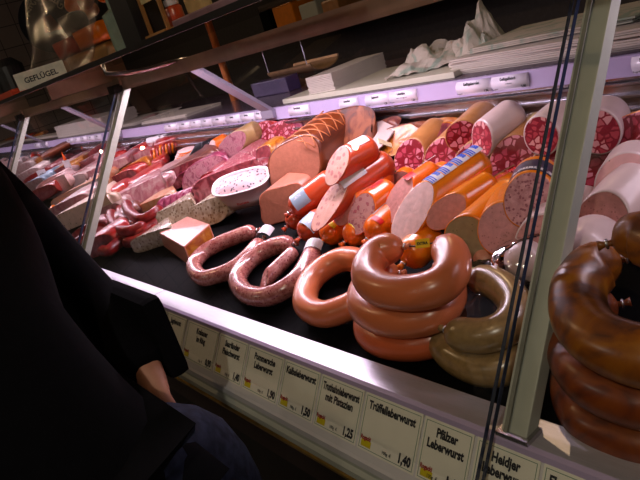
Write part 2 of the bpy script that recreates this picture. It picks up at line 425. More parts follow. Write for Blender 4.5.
# ------------------------------------------------------------------ the deli counter
steel = brushed('brushed_steel', (.62, .60, .64), .24)
steel_led = brushed('ledge_steel', (.62, .60, .68), .34, (2, 50, 50)); steel_led.node_tree.nodes['Principled BSDF'].inputs['Metallic'].default_value = .5
steel_dark = brushed('dark_steel', (.20, .16, .15), .42)
alu = solid('anodised_aluminium', (.48, .50, .42), .4, .15, var=.04)
alu_beam = solid('beam_aluminium', (.42, .30, .24), .45, .4, var=.06)
black = solid('black_plastic', (.012, .012, .014), .35)
blacktray = solid('black_tray', (.0022, .0022, .0026), .6, var=.2, spec=.03)
white_pl = solid('white_plastic', (.62, .60, .60), .4, var=.03)
rail_pl = solid('rail_plastic', (.50, .42, .60), .38, var=.02)
glass = clear('clear_glass', (.985, .99, .985), .9)
gedge = solid('glass_edge', (.03, .04, .08), .15)
granite = speck('granite', (.07, .05, .07), (.32, .28, .36), 330, .35, .25, keep=.35, bs=0)
CO = Vector((-2.4, .8, 0))
counter = thing('deli_counter', 'long glass fronted deli counter with steel ledge, aluminium posts and dark rear worktop', 'counter', CO)
def part(name, mb, mat, parent=None, smooth=False, bevel=0):
    o = mb.build(name, mat, counter if parent is None else parent, smooth, bevel)
    if parent is None: o.location = -CO
    return o
XJ = atz(164, 290, .9).x
part('front_ledge', MB().box((X0, .452, .882), (XJ - .0012, .497, .9)), steel_led, bevel=.0015)
part('front_ledge', MB().box((XJ + .0012, .452, .882), (X1, .497, .9)), steel_led, bevel=.0015)
part('label_rail', MB().prism([(.4515, .896), (.4515, .86), (.43, .80), (.388, .80), (.388, .812), (.392, .815)], X0, X1), white_pl)
part('rail_lip', MB().prism([(.452, .9005), (.4465, .8975), (.4445, .890), (.446, .889), (.451, .897)], X0, X1), rail_pl)
part('lower_profile', MB().prism([(.43, .80), (.43, .772), (.388, .772), (.382, .776), (.382, .788), (.388, .793), (.388, .80)], X0, X1), alu)
part('lower_profile_trim', MB().box((X0, .380, .7665), (X1, .41, .7715)), solid('brass_trim', (.75, .55, .25), .3, .9))
part('front_panel', MB().box((X0, .392, .700), (X1, .44, .766)), steel_dark)
part('base', MB().box((X0, .46, 0), (X1, 1.7, .70)), black)
part('body', MB().prism([(.44, .70), (1.15, .70), (1.15, .98), (.55, .83), (.44, .83)], X0, X1), black)
part('display_deck', MB().prism([(.497, .88), (.497, .862), (1.15, 1.015), (1.15, deck(1.15)), (.502, deck(.502) - .001)], X0, X1), blacktray)
part('back_panel', MB().box((X0, 1.15, .70), (X1, 1.16, 1.142)), steel)
for z in (1.128, 1.105, 1.078):
    part('back_rib', MB().box((X0, 1.138, z - .004), (X1, 1.15, z + .004)), steel, bevel=.002)
part('rear_rail', MB().prism([(1.150, 1.142), (1.134, 1.142), (1.140, 1.179), (1.150, 1.179)], X0, X1), rail_pl)
part('rear_worktop', MB().box((X0, 1.151, 1.143), (X1, 1.70, 1.181)), granite)
part('rear_body', MB().box((X0, 1.17, .70), (X1, 1.69, 1.143)), black)
part('light_beam', MB().prism([(.806, 1.368), (.806, 1.404), (.930, 1.404), (.930, 1.368), (.924, 1.368), (.924, 1.397), (.812, 1.397), (.812, 1.368)], X0, X1), alu_beam)
for a, b_ in ((-1.955, -.895), (-3.21, -2.11), (-4.645, -3.395), (-6.15, -4.85), (-.355, .195)):
    t = part('fluorescent_tube', MB().tube([(a, .842, 1.386), (b_, .842, 1.386)], .0065, 12), emit('tube_glow', TUBE, 1.5), smooth=True)
part('top_shelf', MB().box((X0, .574, 1.449), (X1, 1.02, 1.456)), glass)
part('shelf_edge', MB().box((X0, .567, 1.4455), (X1, .5735, 1.4575)), black)
POSTX = [-.424, -2.022, -3.30, -4.75]
for x in POSTX:
    y1 = .455 + .755 * .470
    m = MB().bar((x, .462, .9), (x, .462 + .755 * .472, 1.372), .034, .020, (0, 1, 0))
    pst = part('post', m, alu, bevel=.0018)
    part('post_groove', MB().bar((x - .007, .449, .9085), (x - .007, .449 + .755 * .455, 1.3635), .005, .002, (0, 1, 0)), solid('groove', (.22, .22, .18), .5))
    part('post_foot', MB().box((x - .022, .4475, .9), (x + .022, .478, .906)), steel, bevel=.001)
    part('shelf_bracket', MB().box((x - .05, .60, 1.405), (x - .044, .86, 1.449)).box((x - .05, .80, 1.385), (x + .01, .858, 1.41)), alu_beam)
    part('hinge', MB().box((x - .045, .775, 1.365), (x + .005, .815, 1.392)), black, bevel=.003)
def gpt(z): return .4365 + .755 * (z - .9)
def pane(xa, xb):
    za, zb = .852, 1.372
    root = MB().prism([(gpt(za), za), (gpt(zb), zb), (gpt(zb) - .005, zb + .0035), (gpt(za) - .005, za + .0035)], xa, xb)
    g = part('glass_pane', root, glass)
    for x in (xa - .0012, xb + .0002):
        e = MB().prism([(gpt(za), za), (gpt(zb), zb), (gpt(zb) - .005, zb + .0035), (gpt(za) - .005, za + .0035)], x, x + .001)
        e.build('glass_edge', gedge, g)
pane(-.441, X1); pane(-2.037, -.451); pane(-3.312, -2.043); pane(-4.76, -3.322); pane(X0, -4.77)
lav = solid('strut_paint', (.30, .27, .34), .45, .3, var=.03)
for x in (-1.758, -3.10, -4.45, -.30):
    part('strut', MB().prism([(.900, 1.392), (.909, 1.398), (1.140, 1.176), (1.132, 1.168)], x - .028, x + .028), lav, bevel=.001)
    part('strut_foot', MB().box((x - .034, 1.122, 1.150), (x + .034, 1.14, 1.176)), lav, bevel=.003)
m = MB().tube([(-1.62, .62, 1.449), (-1.62, .62, 1.425), (-1.60, .66, 1.412), (-1.60, .72, 1.405), (-1.60, .80, 1.404), (-1.60, .856, 1.398)], .006, 8)
part('shelf_clamp', m, steel, smooth=True)

# ------------------------------------------------------------------ price labels on the front rail
LX = Vector((1, 0, 0)); LU = Vector((0, .055, .078)).normalized(); LN = LX.cross(LU)
LP = Vector((0, .4515, .896))
card = solid('label_card', (.84, .82, .72), .5, var=.02)
ink = solid('black_ink', (.015, .015, .02), .6); redink = solid('red_ink', (.35, .05, .04), .6); yelink = solid('yellow_ink', (.62, .52, .06), .6)
greenink = solid('green_ink', (.16, .26, .18), .6)
def lx(px, py):                                   # x where a pixel meets the slanted rail face
    d = ray(px, py); n = LN; t = (LP - CAM).dot(n) / d.dot(n); return (CAM + d * t).x
def rail_label(x0, x1, lines, price, label):
    w = x1 - x0; h = .082; base = Vector((x0, 0, 0)) + Vector((0, LP.y, LP.z)) - LU * (h + .007) + LN * .0012
    M = Matrix((LX, LU, LN)).transposed()
    r = thing('price_label', label, 'price label', base, 'price labels along the front rail', M)
    MB().box((.001, 0, 0), (w - .001, h, .0012)).build("card", card, r)
    fr = MB(); t = .0008
    for a, b_ in (((.004, .003), (w - .004, .003 + t)), ((.004, h - .005 - t), (w - .004, h - .005)), ((.004, .003), (.004 + t, h - .005)), ((w - .004 - t, .003), (w - .004, h - .005))):
        fr.box((a[0], a[1], .0012), (b_[0], b_[1], .0015))
    fr.build('border', greenink, r)
    for i, s in enumerate(lines):
        me = text_mesh(s, .0160, 0, .0007, 1, 'CENTER')
        wd_ = max(v.co.x for v in me.vertices) - min(v.co.x for v in me.vertices); k = min(.80, (w - .016) / wd_)
        for vtx in me.vertices: vtx.co.x *= k
        me.materials.append(ink); o = ob('product_name', me, r); o.location = (w / 2, h - .022 - i * .0155, .0018)
    me = text_mesh(price, .0175, 0, .0009, .8, 'RIGHT'); me.materials.append(ink); ob('price', me, r).location = (w - .008, .0075, .0018)
    me = text_mesh('100g  €', .0065, 0, .0001, .9, 'RIGHT'); me.materials.append(ink); ob('unit', me, r).location = (w - .044, .0075, .0018)
    em = MB().box((.008, .006, .0012), (.028, .015, .0015)); em.build('emblem', yelink, r)
    me = text_mesh('Rogacki', .0085, 0, .0004, .78); me.materials.append(redink); ob('emblem_word', me, r).location = (.006, .0155, .0018)
    return r
def lab(p0, p1, lines, price, label): rail_label(lx(*p0), lx(*p1), lines, price, label)
lab((192, 311), (222, 325), ['Krakauer', 'im Ring'], '0,95', 'cream price label reading Krakauer im Ring')
lab((223, 326), (251, 338), ['Saarländer', 'Fleischwurst'], '1,40', 'cream price label reading Saarländer Fleischwurst')
lab((252, 339), (287, 354), ['Pommersche', 'Leberwurst'], '1,90', 'cream price label reading Pommersche Leberwurst')
lab((288, 354), (323, 370), ['Kalbsleberwurst'], '1,50', 'cream price label reading Kalbsleberwurst')
lab((324, 371), (367, 389), ['Truthahnleberwurst', 'mit Pistazien'], '1,25', 'cream price label reading Truthahnleberwurst mit Pistazien')
lab((368, 390), (426, 413), ['Trüffelleberwurst'], '1,40', 'cream price label reading Trüffelleberwurst')
lab((427, 414), (477, 434), ['Pfälzer', 'Leberwurst'], '1,60', 'cream price label reading Pfälzer Leberwurst')
lab((479, 435), (543, 462), ['Heidjer', 'Leberwurst'], '1,60', 'cream price label reading Heidjer Leberwurst, under the right post')
lab((545, 463), (620, 494), ['Fleischwurst'], '1,20', 'rightmost price label, only its top edge in view')
lab((171, 302), (190, 310.5), ['Jagdwurst'], '0,97', 'narrow price label reading Jagdwurst')
lab((153, 294), (170, 301.5), ['Schinken', 'zwiebelwurst'], '1,40', 'narrow two line price label left of the Jagdwurst label')
lab((139, 287), (152, 293.5), ['Schinkenwurst'], '1,40', 'narrow price label right of the black bag flap')
lab((125, 281), (138, 287), ['Jagdwurst'], '1,70', 'narrow price label above the peak of the black bag flap')
lab((110, 274), (124, 280.5), ['Schinkenwurst'], '1,20', 'narrow price label fourth from the left post')
lab((96, 267.5), (109, 273.5), ['Bierschinken'], '1,60', 'narrow price label third from the left post')
lab((84, 262), (95, 267), ['Rotwurst'], '1,20', 'narrow price label just right of the left post foot')
lab((73, 257), (83, 261.5), ['Rotwurst'], '1,40', 'leftmost price label beside the dark coat')

# curved labels on the rear rail
lavc = solid('curved_label', (.78, .72, .82), .3, coat=.4, var=.01)
def rear_label(px, wpx, lines, price, label):
    d0 = aty(px, 135 - .1226 * (px - 140) - 6, 1.134); d1 = aty(px + wpx, 135 - .1226 * (px + wpx - 140) - 6, 1.134); w = d1.x - d0.x
    r = thing('shelf_price_label', label, 'price label', (d0.x, 1.136, 1.146), 'curved price labels on the rear rail')
    prof = [(-.001 - .007 * math.sin(PI * i / 8), .030 * i / 8) for i in range(9)]
    vs = []; fs = []
    for x in (.0015, w - .0015): vs += [(x, y, z) for y, z in prof]
    fs = [(i, i + 1, 10 + i, 9 + i) for i in range(8)]
    k = len(vs); vs += [(v[0], .0045, v[2]) for v in vs[:18]]
    fs += [(9, 18 + 9, 18 + 10, 10)] + [(i, i + 18, i + 19, i + 1) for i in range(8)] + [(9 + i, 10 + i, 28 + i, 27 + i) for i in range(1, 8)]
    ob('card', mkmesh('card', vs, fs, lavc), r)
    for i, s in enumerate(lines):
        me = text_mesh(s, .0085, 0, .0004, .8, 'CENTER'); wd_ = max(v.co.x for v in me.vertices) * 2; kk = min(1, (w - .008) / max(wd_, 1e-4))
        for vtx in me.vertices: vtx.co.x *= kk
        me.materials.append(ink); o = ob('product_name', me, r); o.location = (w / 2, -.0082, .0215 - i * .008); o.rotation_euler = (math.radians(78), 0, 0)
    if price:
        me = text_mesh(price, .0075, 0, .0004, .9, 'RIGHT'); me.materials.append(ink); o = ob('price', me, r); o.location = (w - .004, -.0078, .003); o.rotation_euler = (math.radians(105), 0, 0)
        me = text_mesh('Rogacki', .005, 0, .0001, .9); me.materials.append(ink); o = ob('emblem_word', me, r); o.location = (.004, -.0078, .003); o.rotation_euler = (math.radians(105), 0, 0)
rear_label(457, 34, ['Geflügelzervelat'], '1,90', 'curved rear label left of the pair above the white cased salami')
rear_label(492, 37, ['Geflügelfleisch', 'wurst'], '2,00', 'curved rear label right of the pair above the white cased salami')
rear_label(366, 23, ['Jagdwurst'], '1,20', 'curved rear label left of the pair right of the smoked loaf')
rear_label(390, 27, ['Leberkäse', 'fein und grob'], '1,20', 'curved rear label right of the pair right of the smoked loaf')
rear_label(340, 18, ['Leberkäse'], '', 'curved rear label half hidden behind the smoked loaf')
rear_label(289, 20, ['Bierschinken'], '1,70', 'curved rear label standing alone right of the nearer strut')
rear_label(632, 30, ['Salami'], '1,90', 'curved rear label at the right edge of the picture')
for i, (a, w) in enumerate(((178, 12), (190, 11), (201, 10), (212, 13), (226, 14), (241, 13), (255, 9), (164, 13))):
    rear_label(a, w, ['Schinken'] if w > 11 else ['Wurst'], '1,70', 'curved rear label in the close row between the two struts, ' +
               ('third from left', 'fourth from left', 'fifth from left', 'fourth from right', 'third from right', 'second from right', 'rightmost, against the strut foot', 'second from left')[i])
for i, (a, w) in enumerate(((66, 6), (73, 6), (80, 6), (87, 6), (94, 6), (40, 6), (33, 5))):
    rear_label(a, w, ['Schinken'], '', 'tiny curved rear label far along the rail beyond the left post')

# ------------------------------------------------------------------ meat and casing materials
salami_f = mosaic('salami_mosaic', (.20, .012, .025), (.66, .28, .33), (.42, .08, .11), 72, .13)
salami_f2 = mosaic('salami_mosaic_bright', (.27, .035, .05), (.80, .42, .42), (.50, .10, .12), 80, .13)
ham_f = mosaic('ham_mosaic', (.66, .36, .35), (.66, .36, .35), (.46, .15, .18), 110, .16)
ham_f2 = speck('ham_sausage_mass', (.78, .45, .38), (.58, .25, .24), 100, .50, .4, keep=.5, coat=.2)
pale_f = speck('pale_pate', (.86, .60, .58), (.35, .22, .18), 170, .13, .45, keep=.2)
pink_f = speck('pink_liver', (.62, .31, .29), (.45, .20, .18), 240, .2, .5, keep=.4)
olive_f = speck('olive_liver', (.40, .34, .22), (.20, .18, .08), 160, .2, .5, keep=.4)
coarse_f = speck('coarse_liver', (.40, .19, .19), (.24, .09, .10), 200, .42, .7, keep=.7, light=(.58, .32, .31), bs=.9)
pinkbr_f = speck('pink_brown_liver', (.50, .24, .22), (.33, .15, .13), 220, .3, .6, keep=.5, bs=.5)
brown_f = speck('brown_liver', (.24, .10, .035), (.12, .05, .02), 240, .4, .7, keep=.6, bs=.7)
truffle_f = speck('truffle_liver', (.66, .36, .35), (.05, .03, .04), 95, .16, .45, keep=.45)
leber_f = speck('meatloaf_mass', (0.368, 0.152, 0.104), (0.288, 0.112, 0.080), 260, .25, .5, keep=.5)
c_orange = solid('orange_casing', (.86, .20, .02), .28, coat=.6, var=.06)
c_red = solid('red_casing', (.52, .095, .055), .28, coat=.5, var=.08)
c_amber = solid('amber_casing', (.84, .27, .03), .28, coat=.5, var=.07)
c_brown = solid('brown_casing', (.42, .20, .09), .4, coat=.3, var=.2, scale=25)
c_tan = solid('tan_casing', (0.345, 0.225, 0.112), .4, coat=.2, var=.2, scale=25)
c_white = solid('white_casing', (0.669, 0.528, 0.510), .4, coat=.3, var=.05)
c_black = solid('dark_casing', (.05, .035, .07), .35, coat=.4)
p_red = solid('red_print', (.65, .03, .02), .4); p_blue = solid('blue_print', (.06, .12, .55), .4); p_white = solid('white_print', (.62, .59, .61), .4, var=.03)
p_silver = solid('silver_print', (.42, .38, .36), .4); p_yel = solid('yellow_print', (.80, .60, .08), .4); p_green = solid('green_print', (.10, .25, .05), .4)
p_grey = solid('greyblue_print', (.30, .38, .46), .4, var=.15)
def tx(root, s, size, rx, rz, y0, a0, mat, along=True, bold=.0003, xs=1, name='print'):
    return wrap(root, text_mesh(s, size, 0, bold, xs), rx, rz, y0, a0, name, mat, along=along)
def pq(a, h, b, h2=None): return P(a[0], a[1], h), P(b[0], b[1], h if h2 is None else h2)

# -- back row: coarse salamis
for i, (px, py, h, r, L, cas, lbl) in enumerate((
        (409, 158, .055, .036, .13, c_brown, 'brown cased coarse salami, leftmost of the row along the back'),
        (440, 158, .055, .036, .13, c_brown, 'brown cased coarse salami in the back row, below the standing one'),
        (470, 163, .050, .034, .12, c_brown, 'coarse salami half hidden behind the blue printed orange sausage'),
        (511, 161, .055, .041, .13, c_brown, 'wide coarse salami with orange glow, under the white cased ones'),
        (553, 163, .055, .036, .12, c_tan, 'coarse salami peeping out left of the right post'),
        (611, 166, .050, .043, .12, c_brown, 'wide dark coarse salami right of the right post'))):
    chub('salami', lbl, 'salami', P(px, py, h), (.05, 1, .26), r, cas, salami_f, (.35, -1, .35), L=L, group='coarse salamis in the back row')
chub('salami', 'brown cased coarse salami standing proud in front of the steel back', 'salami', P(463, 137, .095), (-.20, 1, .10), .036, c_brown, salami_f, (.5, -1, -.05), L=.13, rim=.94)
chub('salami', 'white cased coarse salami left of centre top, pointing away right', 'salami', P(482, 139, .10), (.42, 1, .35), .034, c_white, salami_f2, (-.30, -1, .15), rim=.93, L=.10)
chub('salami', 'white cased coarse salami just left of the right post', 'salami', P(541, 136, .12), (.0, 1, .15), .035, c_white, salami_f2, (.0, -1, .10), rim=.93, L=.09)
chub('salami', 'white cased coarse salami just right of the right post', 'salami', P(598, 132, .12), (-.25, 1, .12), .037, c_white, salami_f2, (.1, -1, .1), rim=.93, L=.09)
chub('salami', 'dark orange salami lying at the far right edge by the steel back', 'salami', *pq((622, 137), .10, (668, 120), .12), .03, c_amber, salami_f, (-.2, -1, .3))

# -- the printed sausages
r = chub('liver_sausage', 'long amber sausage with blue and white print and pale oblique slice', 'sausage', *pq((412, 213), .105, (487, 160), .105), .0360, c_amber, pale_f, (.03, -.78, .62), rim=.97)
for k in range(4):
    y = .052 + k * .029
    wrap(r, None, .036, .036, y - .001, 100, 'print_band', p_white, w=.027, ang=86, off=.0007)
    for q in range(3): wrap(r, None, .036, .036, y + q * .0042, 100, 'print_stripe', p_blue, w=.0026, ang=80, off=.0013)
    tx(r, 'Gutes', .0145, .0364, .0364, y + .0245, 124, p_blue, along=False, bold=.0009, xs=.95)
r = chub('ham_sausage', 'orange sausage with pink slice, left beside the blue printed one', 'sausage', *pq((398, 200), .085, (441, 171), .085), .032, c_orange, pink_f, (-.05, -.8, .6))
tx(r, 'Delikatess', .010, .032, .032, .07, 95, p_white); wrap(r, None, .032, .032, .03, 80, 'print_badge', p_red, w=.022, ang=36)
r = chub('ham_sausage', 'orange sausage with round ham mosaic slice and red oval badge', 'sausage', *pq((361, 214), .075, (396, 188), .075), .033, c_orange, ham_f, (.10, -.9, .45))
wrap(r, None, .033, .033, .045, 100, 'print_badge', p_red, w=.030, ang=48); tx(r, 'Schinkenwurst', .006, .033, .033, .047, 100, p_white)
r = chub('ham_sausage', 'orange sausage with silver seam line, behind the badge sausage', 'sausage', *pq((344, 206), .085, (390, 171), .085), .033, c_orange, pink_f, (.05, -.9, .45))
wrap(r, None, .033, .033, .02, 128, 'seam', p_silver, w=.15, ang=7); tx(r, 'Delikatess', .009, .033, .033, .10, 75, p_white)
r = chub('ham_sausage', 'red orange sausage with white paper label and oval ham slice', 'sausage', *pq((330, 203), .105, (392, 160), .105), .034, c_red, ham_f2, (-.02, -.72, .75))
wrap(r, None, .034, .034, .035, 92, 'paper_label', p_white, w=.06, ang=120); tx(r, 'Zutaten', .008, .034, .034, .045, 100, ink); tx(r, 'Schweinefleisch', .005, .034, .034, .04, 80, ink)
r = chub('ham_sausage', 'red sausage with oval ham slice leaning on the netted loaf', 'sausage', *pq((337, 166), .165, (376, 146), .15), .032, c_red, ham_f2, (.0, -.8, .62))
wrap(r, None, .032, .032, .04, 75, 'paper_label', p_white, w=.04, ang=60)
for a, b, h, rr, lbl in (((402, 184), (410, 176), .05, .028, 'orange sausage tip seen behind the pale slice, upper left'),
                        ((436, 178), (447, 172), .045, .027, 'orange sausage tip peeping above the blue printed sausage')):
    chub('ham_sausage', lbl, 'sausage', *pq(a, h, b, h), rr, c_orange, pink_f)
r = chub('whole_sausage', 'whole red sausage with grey blue crest, top one below the netted loaf', 'sausage', *pq((291, 212), .060, (338, 176), .085), .031, c_red, front='knot')
wrap(r, None, .031, .031, .020, 42, 'print_badge', p_grey, w=.040, ang=90); tx(r, 'Land', .012, .031, .031, .026, 45, p_white)
r = chub('whole_sausage', 'whole red sausage with grey blue crest, lower one resting on the tray', 'sausage', *pq((301, 237), .031, (326, 214), .031), .029, c_red, front='knot', end='round', L=None)
wrap(r, None, .029, .029, .016, 50, 'print_badge', p_grey, w=.04, ang=100); tx(r, 'Land', .012, .029, .029, .024, 50, p_white)
chub('whole_sausage', 'small dark red sausage end under the crested red sausages', 'sausage', *pq((288, 226), .028, (304, 212), .03), .024, c_red, front='knot')
for a, b, h, rr, lbl in (((324, 241), (352, 214), .028, .028, 'whole orange sausage with knotted end, leftmost on the tray'),
                        ((346, 241), (378, 214), .032, .027, 'whole orange sausage with knotted end, second from left'),
                        ((369, 238), (406, 203), .046, .031, 'whole orange sausage with silver seam, left of the stacked rings')):
    r = chub('whole_sausage', lbl, 'sausage', *pq(a, h, b, h), rr, c_orange, front='knot')
    wrap(r, None, rr, rr, .035, 95, 'seam', p_silver, w=.07, ang=9)
    wrap(r, None, rr, rr, .022, 60, 'print_badge', p_yel if 'silver' not in lbl else p_red, w=.012, ang=50)
r = chub('whole_sausage', 'whole amber sausage with yellow paper seal, seen through the top ring', 'sausage', *pq((405, 262), .05, (436, 230), .05), .031, c_amber, front='knot')
wrap(r, None, .031, .031, .055, 105, 'print_badge', p_red, w=.04, ang=40)
r = chub('liver_sausage', 'amber sausage with pink slice, below the blue printed one', 'sausage', *pq((446, 212), .100, (494, 180), .095), .025, c_amber, pink_f, (.42, -.85, .32))
tx(r, "Gutsleberwurst", .011, .025, .025, .06, 95, p_red)
r = chub('liver_sausage', 'amber sausage with olive pistachio slice and red print', 'sausage', P(466, 238, .075), (.22, 1, .25), .037, c_amber, olive_f, L=.14)
tx(r, 'Gut', .02, .037, .037, .075, 62, p_red, along=False, bold=.0008); tx(r, 'Gut', .02, .037, .037, .11, 62, p_red, along=False, bold=.0008)
r = chub('liver_sausage', 'whole amber sausage with red and green print under the salamis', 'sausage', *pq((482, 203), .060, (522, 181), .070), .031, c_amber, front='round')
for q in range(3):
    tx(r, 'Delikatess', .012, .031, .031, .03, 120 - q * 26, (p_red, p_green, p_red)[q], bold=.0005)
r = chub('liver_sausage', 'black banded sausage with dark coarse slice reading Pommersche', 'sausage', P(529, 200, .122), (-.45, 1, .05), .0375, c_amber, coarse_f, (.50, -.75, .45), bulge=.05, L=.11)
wrap(r, None, .037, .037, .028, 90, 'band', c_black, w=.045, ang=190); tx(r, 'Pommersche', .016, .0375, .0375, .040, 128, p_white, along=False, bold=.0008)
r = chub('liver_sausage', 'amber sausage with pink brown coarse slice, low beside the wrapped one', 'sausage', P(502, 229, .098), (-.45, 1, .05), .037, c_amber, pinkbr_f, (.50, -.75, .42), L=.12)
chub('liver_sausage', 'white cased sausage with pink brown slice crossed by the right post', 'sausage', P(541, 244, .085), (-.25, 1, .08), .038, c_white, pinkbr_f, (.40, -.80, .42), rim=.94, L=.11)
chub('liver_sausage', 'plain white cased sausage standing up right of the post', 'sausage', *pq((574, 226), .080, (592, 190), .10), .034, c_white, front='round')
chub('liver_sausage', 'white cased sausage with black flecked pink slice at right', 'sausage', P(625, 184, .135), (-.30, 1, -.02), .0385, c_white, truffle_f, (.42, -.78, .46), rim=.95, L=.10)
chub('liver_sausage', 'fat white sausage with pink slice right of the post', 'sausage', P(598, 231, .105), (.22, 1, .40), .040, c_white, pinkbr_f, (.05, -.95, .35), rim=.96, L=.11)
chub('liver_sausage', 'white cased sausage with dark brown slice beside the brown rings', 'sausage', P(577, 272, .110), (-.15, 1, .12), .041, c_white, brown_f, (.30, -.85, .45), (-.1, -.95, .15), rim=.96, L=.10)
r = chub('wrapped_sausage', 'white sausage shrink wrapped in clear film left of the post', 'sausage', *pq((507, 272), .060, (548, 252), .062), .036, c_white, front='round')
film = clear('cling_film', (.985, .985, .99), 1.8, .10, 0)
def crumple(root, f, scale, sd=0, amp=.004, name='plastic_wrap', seg=36, J=22, L=.1, rx=.04, rz=.04, flare=.5):
    vs = []
    for j in range(J + 1):
        s = j / J; y = -.02 + (L + .04) * s; rr = 1.06 * math.sqrt(max(.02, 1 - (2 * s - 1) ** 6)) + flare * max(0, s - .9) * 3
        for k in range(seg):
            a = 2 * PI * k / seg; w = 1 + amp / rx * noise.noise(Vector((math.cos(a) * 3, math.sin(a) * 3, y * 60 + sd))) + amp * .8 / rx * abs(noise.noise(Vector((a * 4, y * 150, sd))))
            vs.append((math.cos(a) * rx * rr * w, y, math.sin(a) * rz * rr * w))
    fs = [(j * seg + k, j * seg + (k + 1) % seg, (j + 1) * seg + (k + 1) % seg, (j + 1) * seg + k) for j in range(J) for k in range(seg)]
    return ob(name, mkmesh(name, vs, fs, film), root)
crumple(r, film, 1, 3, .004, L=.085, rx=.037, rz=.037)
chub('meat_piece', 'small pink sausage piece under the olive slice', 'sausage', *pq((474, 264), .028, (500, 258), .028), .025, solid('pale_pink_meat', (.70, .36, .28), .4, coat=.4), front='round')

# -- rings on the deck
c_boil = solid('boiled_ring_casing', (.66, .22, .12), .34, coat=.45, var=.07, scale=22)
c_boil2 = solid('boiled_ring_casing_red', (.60, .16, .085), .34, coat=.45, var=.07, scale=22)
c_smoke = marble('smoked_ring_casing', [(.10, .030, .009), (.23, .080, .018), (.30, .12, .028)], 16, rough=.36, coat=.35, bs=.25)  # colour lowered to carry the dim light at this end
c_smoke_shade = marble('shaded_smoked_ring_casing', [(.07, .016, .006), (.16, .040, .010), (.21, .060, .014)], 18, rough=.4, coat=.3, bs=.3)  # darker copy for the lower rings, shade put into the colour
c_liver = solid('olive_ring_casing', (.30, .20, .10), .3, coat=.6, var=.2, scale=120)
c_kra = speck('speckled_ring_casing', (0.416, 0.136, 0.120), (0.176, 0.028, 0.040), 210, .34, .22, var=.25, keep=.55, coat=.8, light=(0.544, 0.264, 0.232), bs=.05)
def rp(pts, h): return [P(a, b, h if len(q) == 0 else q[0]) for a, b, *q in pts]
def paper_tag(root, loc, wid, hgt, d, s='Krakauer'):
    M = frame(d); o = MB().box((-wid / 2, -hgt / 2, 0), (wid / 2, hgt / 2, .0008)).build('paper_tag', p_white, root)
    return o
r1 = ring('ring_sausage', 'speckled pink ring sausage, leftmost ring on the tray', rp([(256, 231), (240, 236), (220, 244), (203, 254), (194, 267), (202, 278), (218, 276), (236, 268), (251, 255), (262, 241)], .021), .0205, c_kra)
r2 = ring('ring_sausage', 'speckled pink ring sausage with a straight piece tucked inside', rp([(293, 245), (279, 246), (262, 253), (246, 266), (238, 281), (246, 294), (264, 298), (284, 291), (300, 278), (310, 262), (314, 250)], .021), .0215, c_kra)
chub('sausage_piece', 'short speckled pink sausage piece lying inside the ring', 'sausage', P(264, 281, .020), P(296, 250, .020) , .017, c_kra, c_kra, (-.2, -.7, .6), rim=.9)
def neck_label(root, px, py, h, dpx, r, w=.032, s=''):
    a = P(px, py, h); b = P(px + dpx[0], py + dpx[1], h); d = (b - a).normalized()
    M = frame(d); ang = [math.radians(20 + 150 * i / 8) for i in range(9)]; vs = []
    for y in (0, w):
        for t in ang: vs.append(a - root.matrix_world.translation + M @ Vector((math.cos(t) * r, y, math.sin(t) * r)))
    fs = [(i, i + 1, i + 10, i + 9) for i in range(8)]
    tag(ob('paper_label', mkmesh('paper_label', vs, fs, p_white), root), 'white paper label')
neck_label(r1, 264, 240, .021, (9, -13), .0222); neck_label(r2, 313, 256, .021, (5, -13), .0232)
ring('ring_sausage', 'salmon pink ring sausage lying alone, left of the stack of rings', rp([(366, 262), (345, 259), (324, 268), (309, 284), (306, 304), (322, 314), (344, 309), (366, 298), (392, 286)], .030), .0250, c_boil)
stk = 'salmon pink rings stacked three high'
B = [(402, 247), (383, 250), (370, 262), (369, 279), (384, 290), (410, 293), (435, 288), (450, 275), (452, 257), (442, 243)]
def lift(pts, dx, dy, s=1.0, c=(410, 270)): return [(c[0] + (a - c[0]) * s + dx, c[1] + (b - c[1]) * s + dy) for a, b in pts]
ring('ring_sausage', 'salmon pink ring sausage, bottom of the stack of three', rp(lift(B, -1, 53, .94), .030), .0265, c_boil2, stk)
ring('ring_sausage', 'salmon pink ring sausage, middle of the stack of three', rp(lift(B, -4, 27, 1.02), .081), .0265, c_boil, stk)
t3 = ring('ring_sausage', 'salmon pink ring sausage, top of the stack of three', rp(B, .133), .0265, c_boil, stk)
# string and yellow seal across the opening of the top ring
a = P(405, 246, .135) - t3.location; b = P(438, 241, .135) - t3.location
t3b = MB().tube([a, a.lerp(b, .3) + Vector((0, 0, -.003)), a.lerp(b, .7) + Vector((0, 0, -.003)), b], .0013, 6).build('string', black, t3, True)
c = a.lerp(b, .55); X = (b - a).normalized(); M = Matrix((X, Vector((0, 0, 1)).cross(X), Vector((0, 0, 1)))).transposed()
sealm = MB().box((-.012, -.002, -.007), (.012, -.0005, .007)).build('seal', p_yel, t3, bevel=.0004); sealm.matrix_local = Matrix.Translation(c) @ M.to_4x4() @ Matrix.Rotation(math.radians(-25), 4, 'X')
sl = text_mesh('EXTRA', .006, 0, .0003, 1, 'CENTER'); sl.materials.append(ink); o = ob('seal_print', sl, sealm); o.location = (0, -.0024, -.002); o.rotation_euler = (PI / 2, 0, 0)
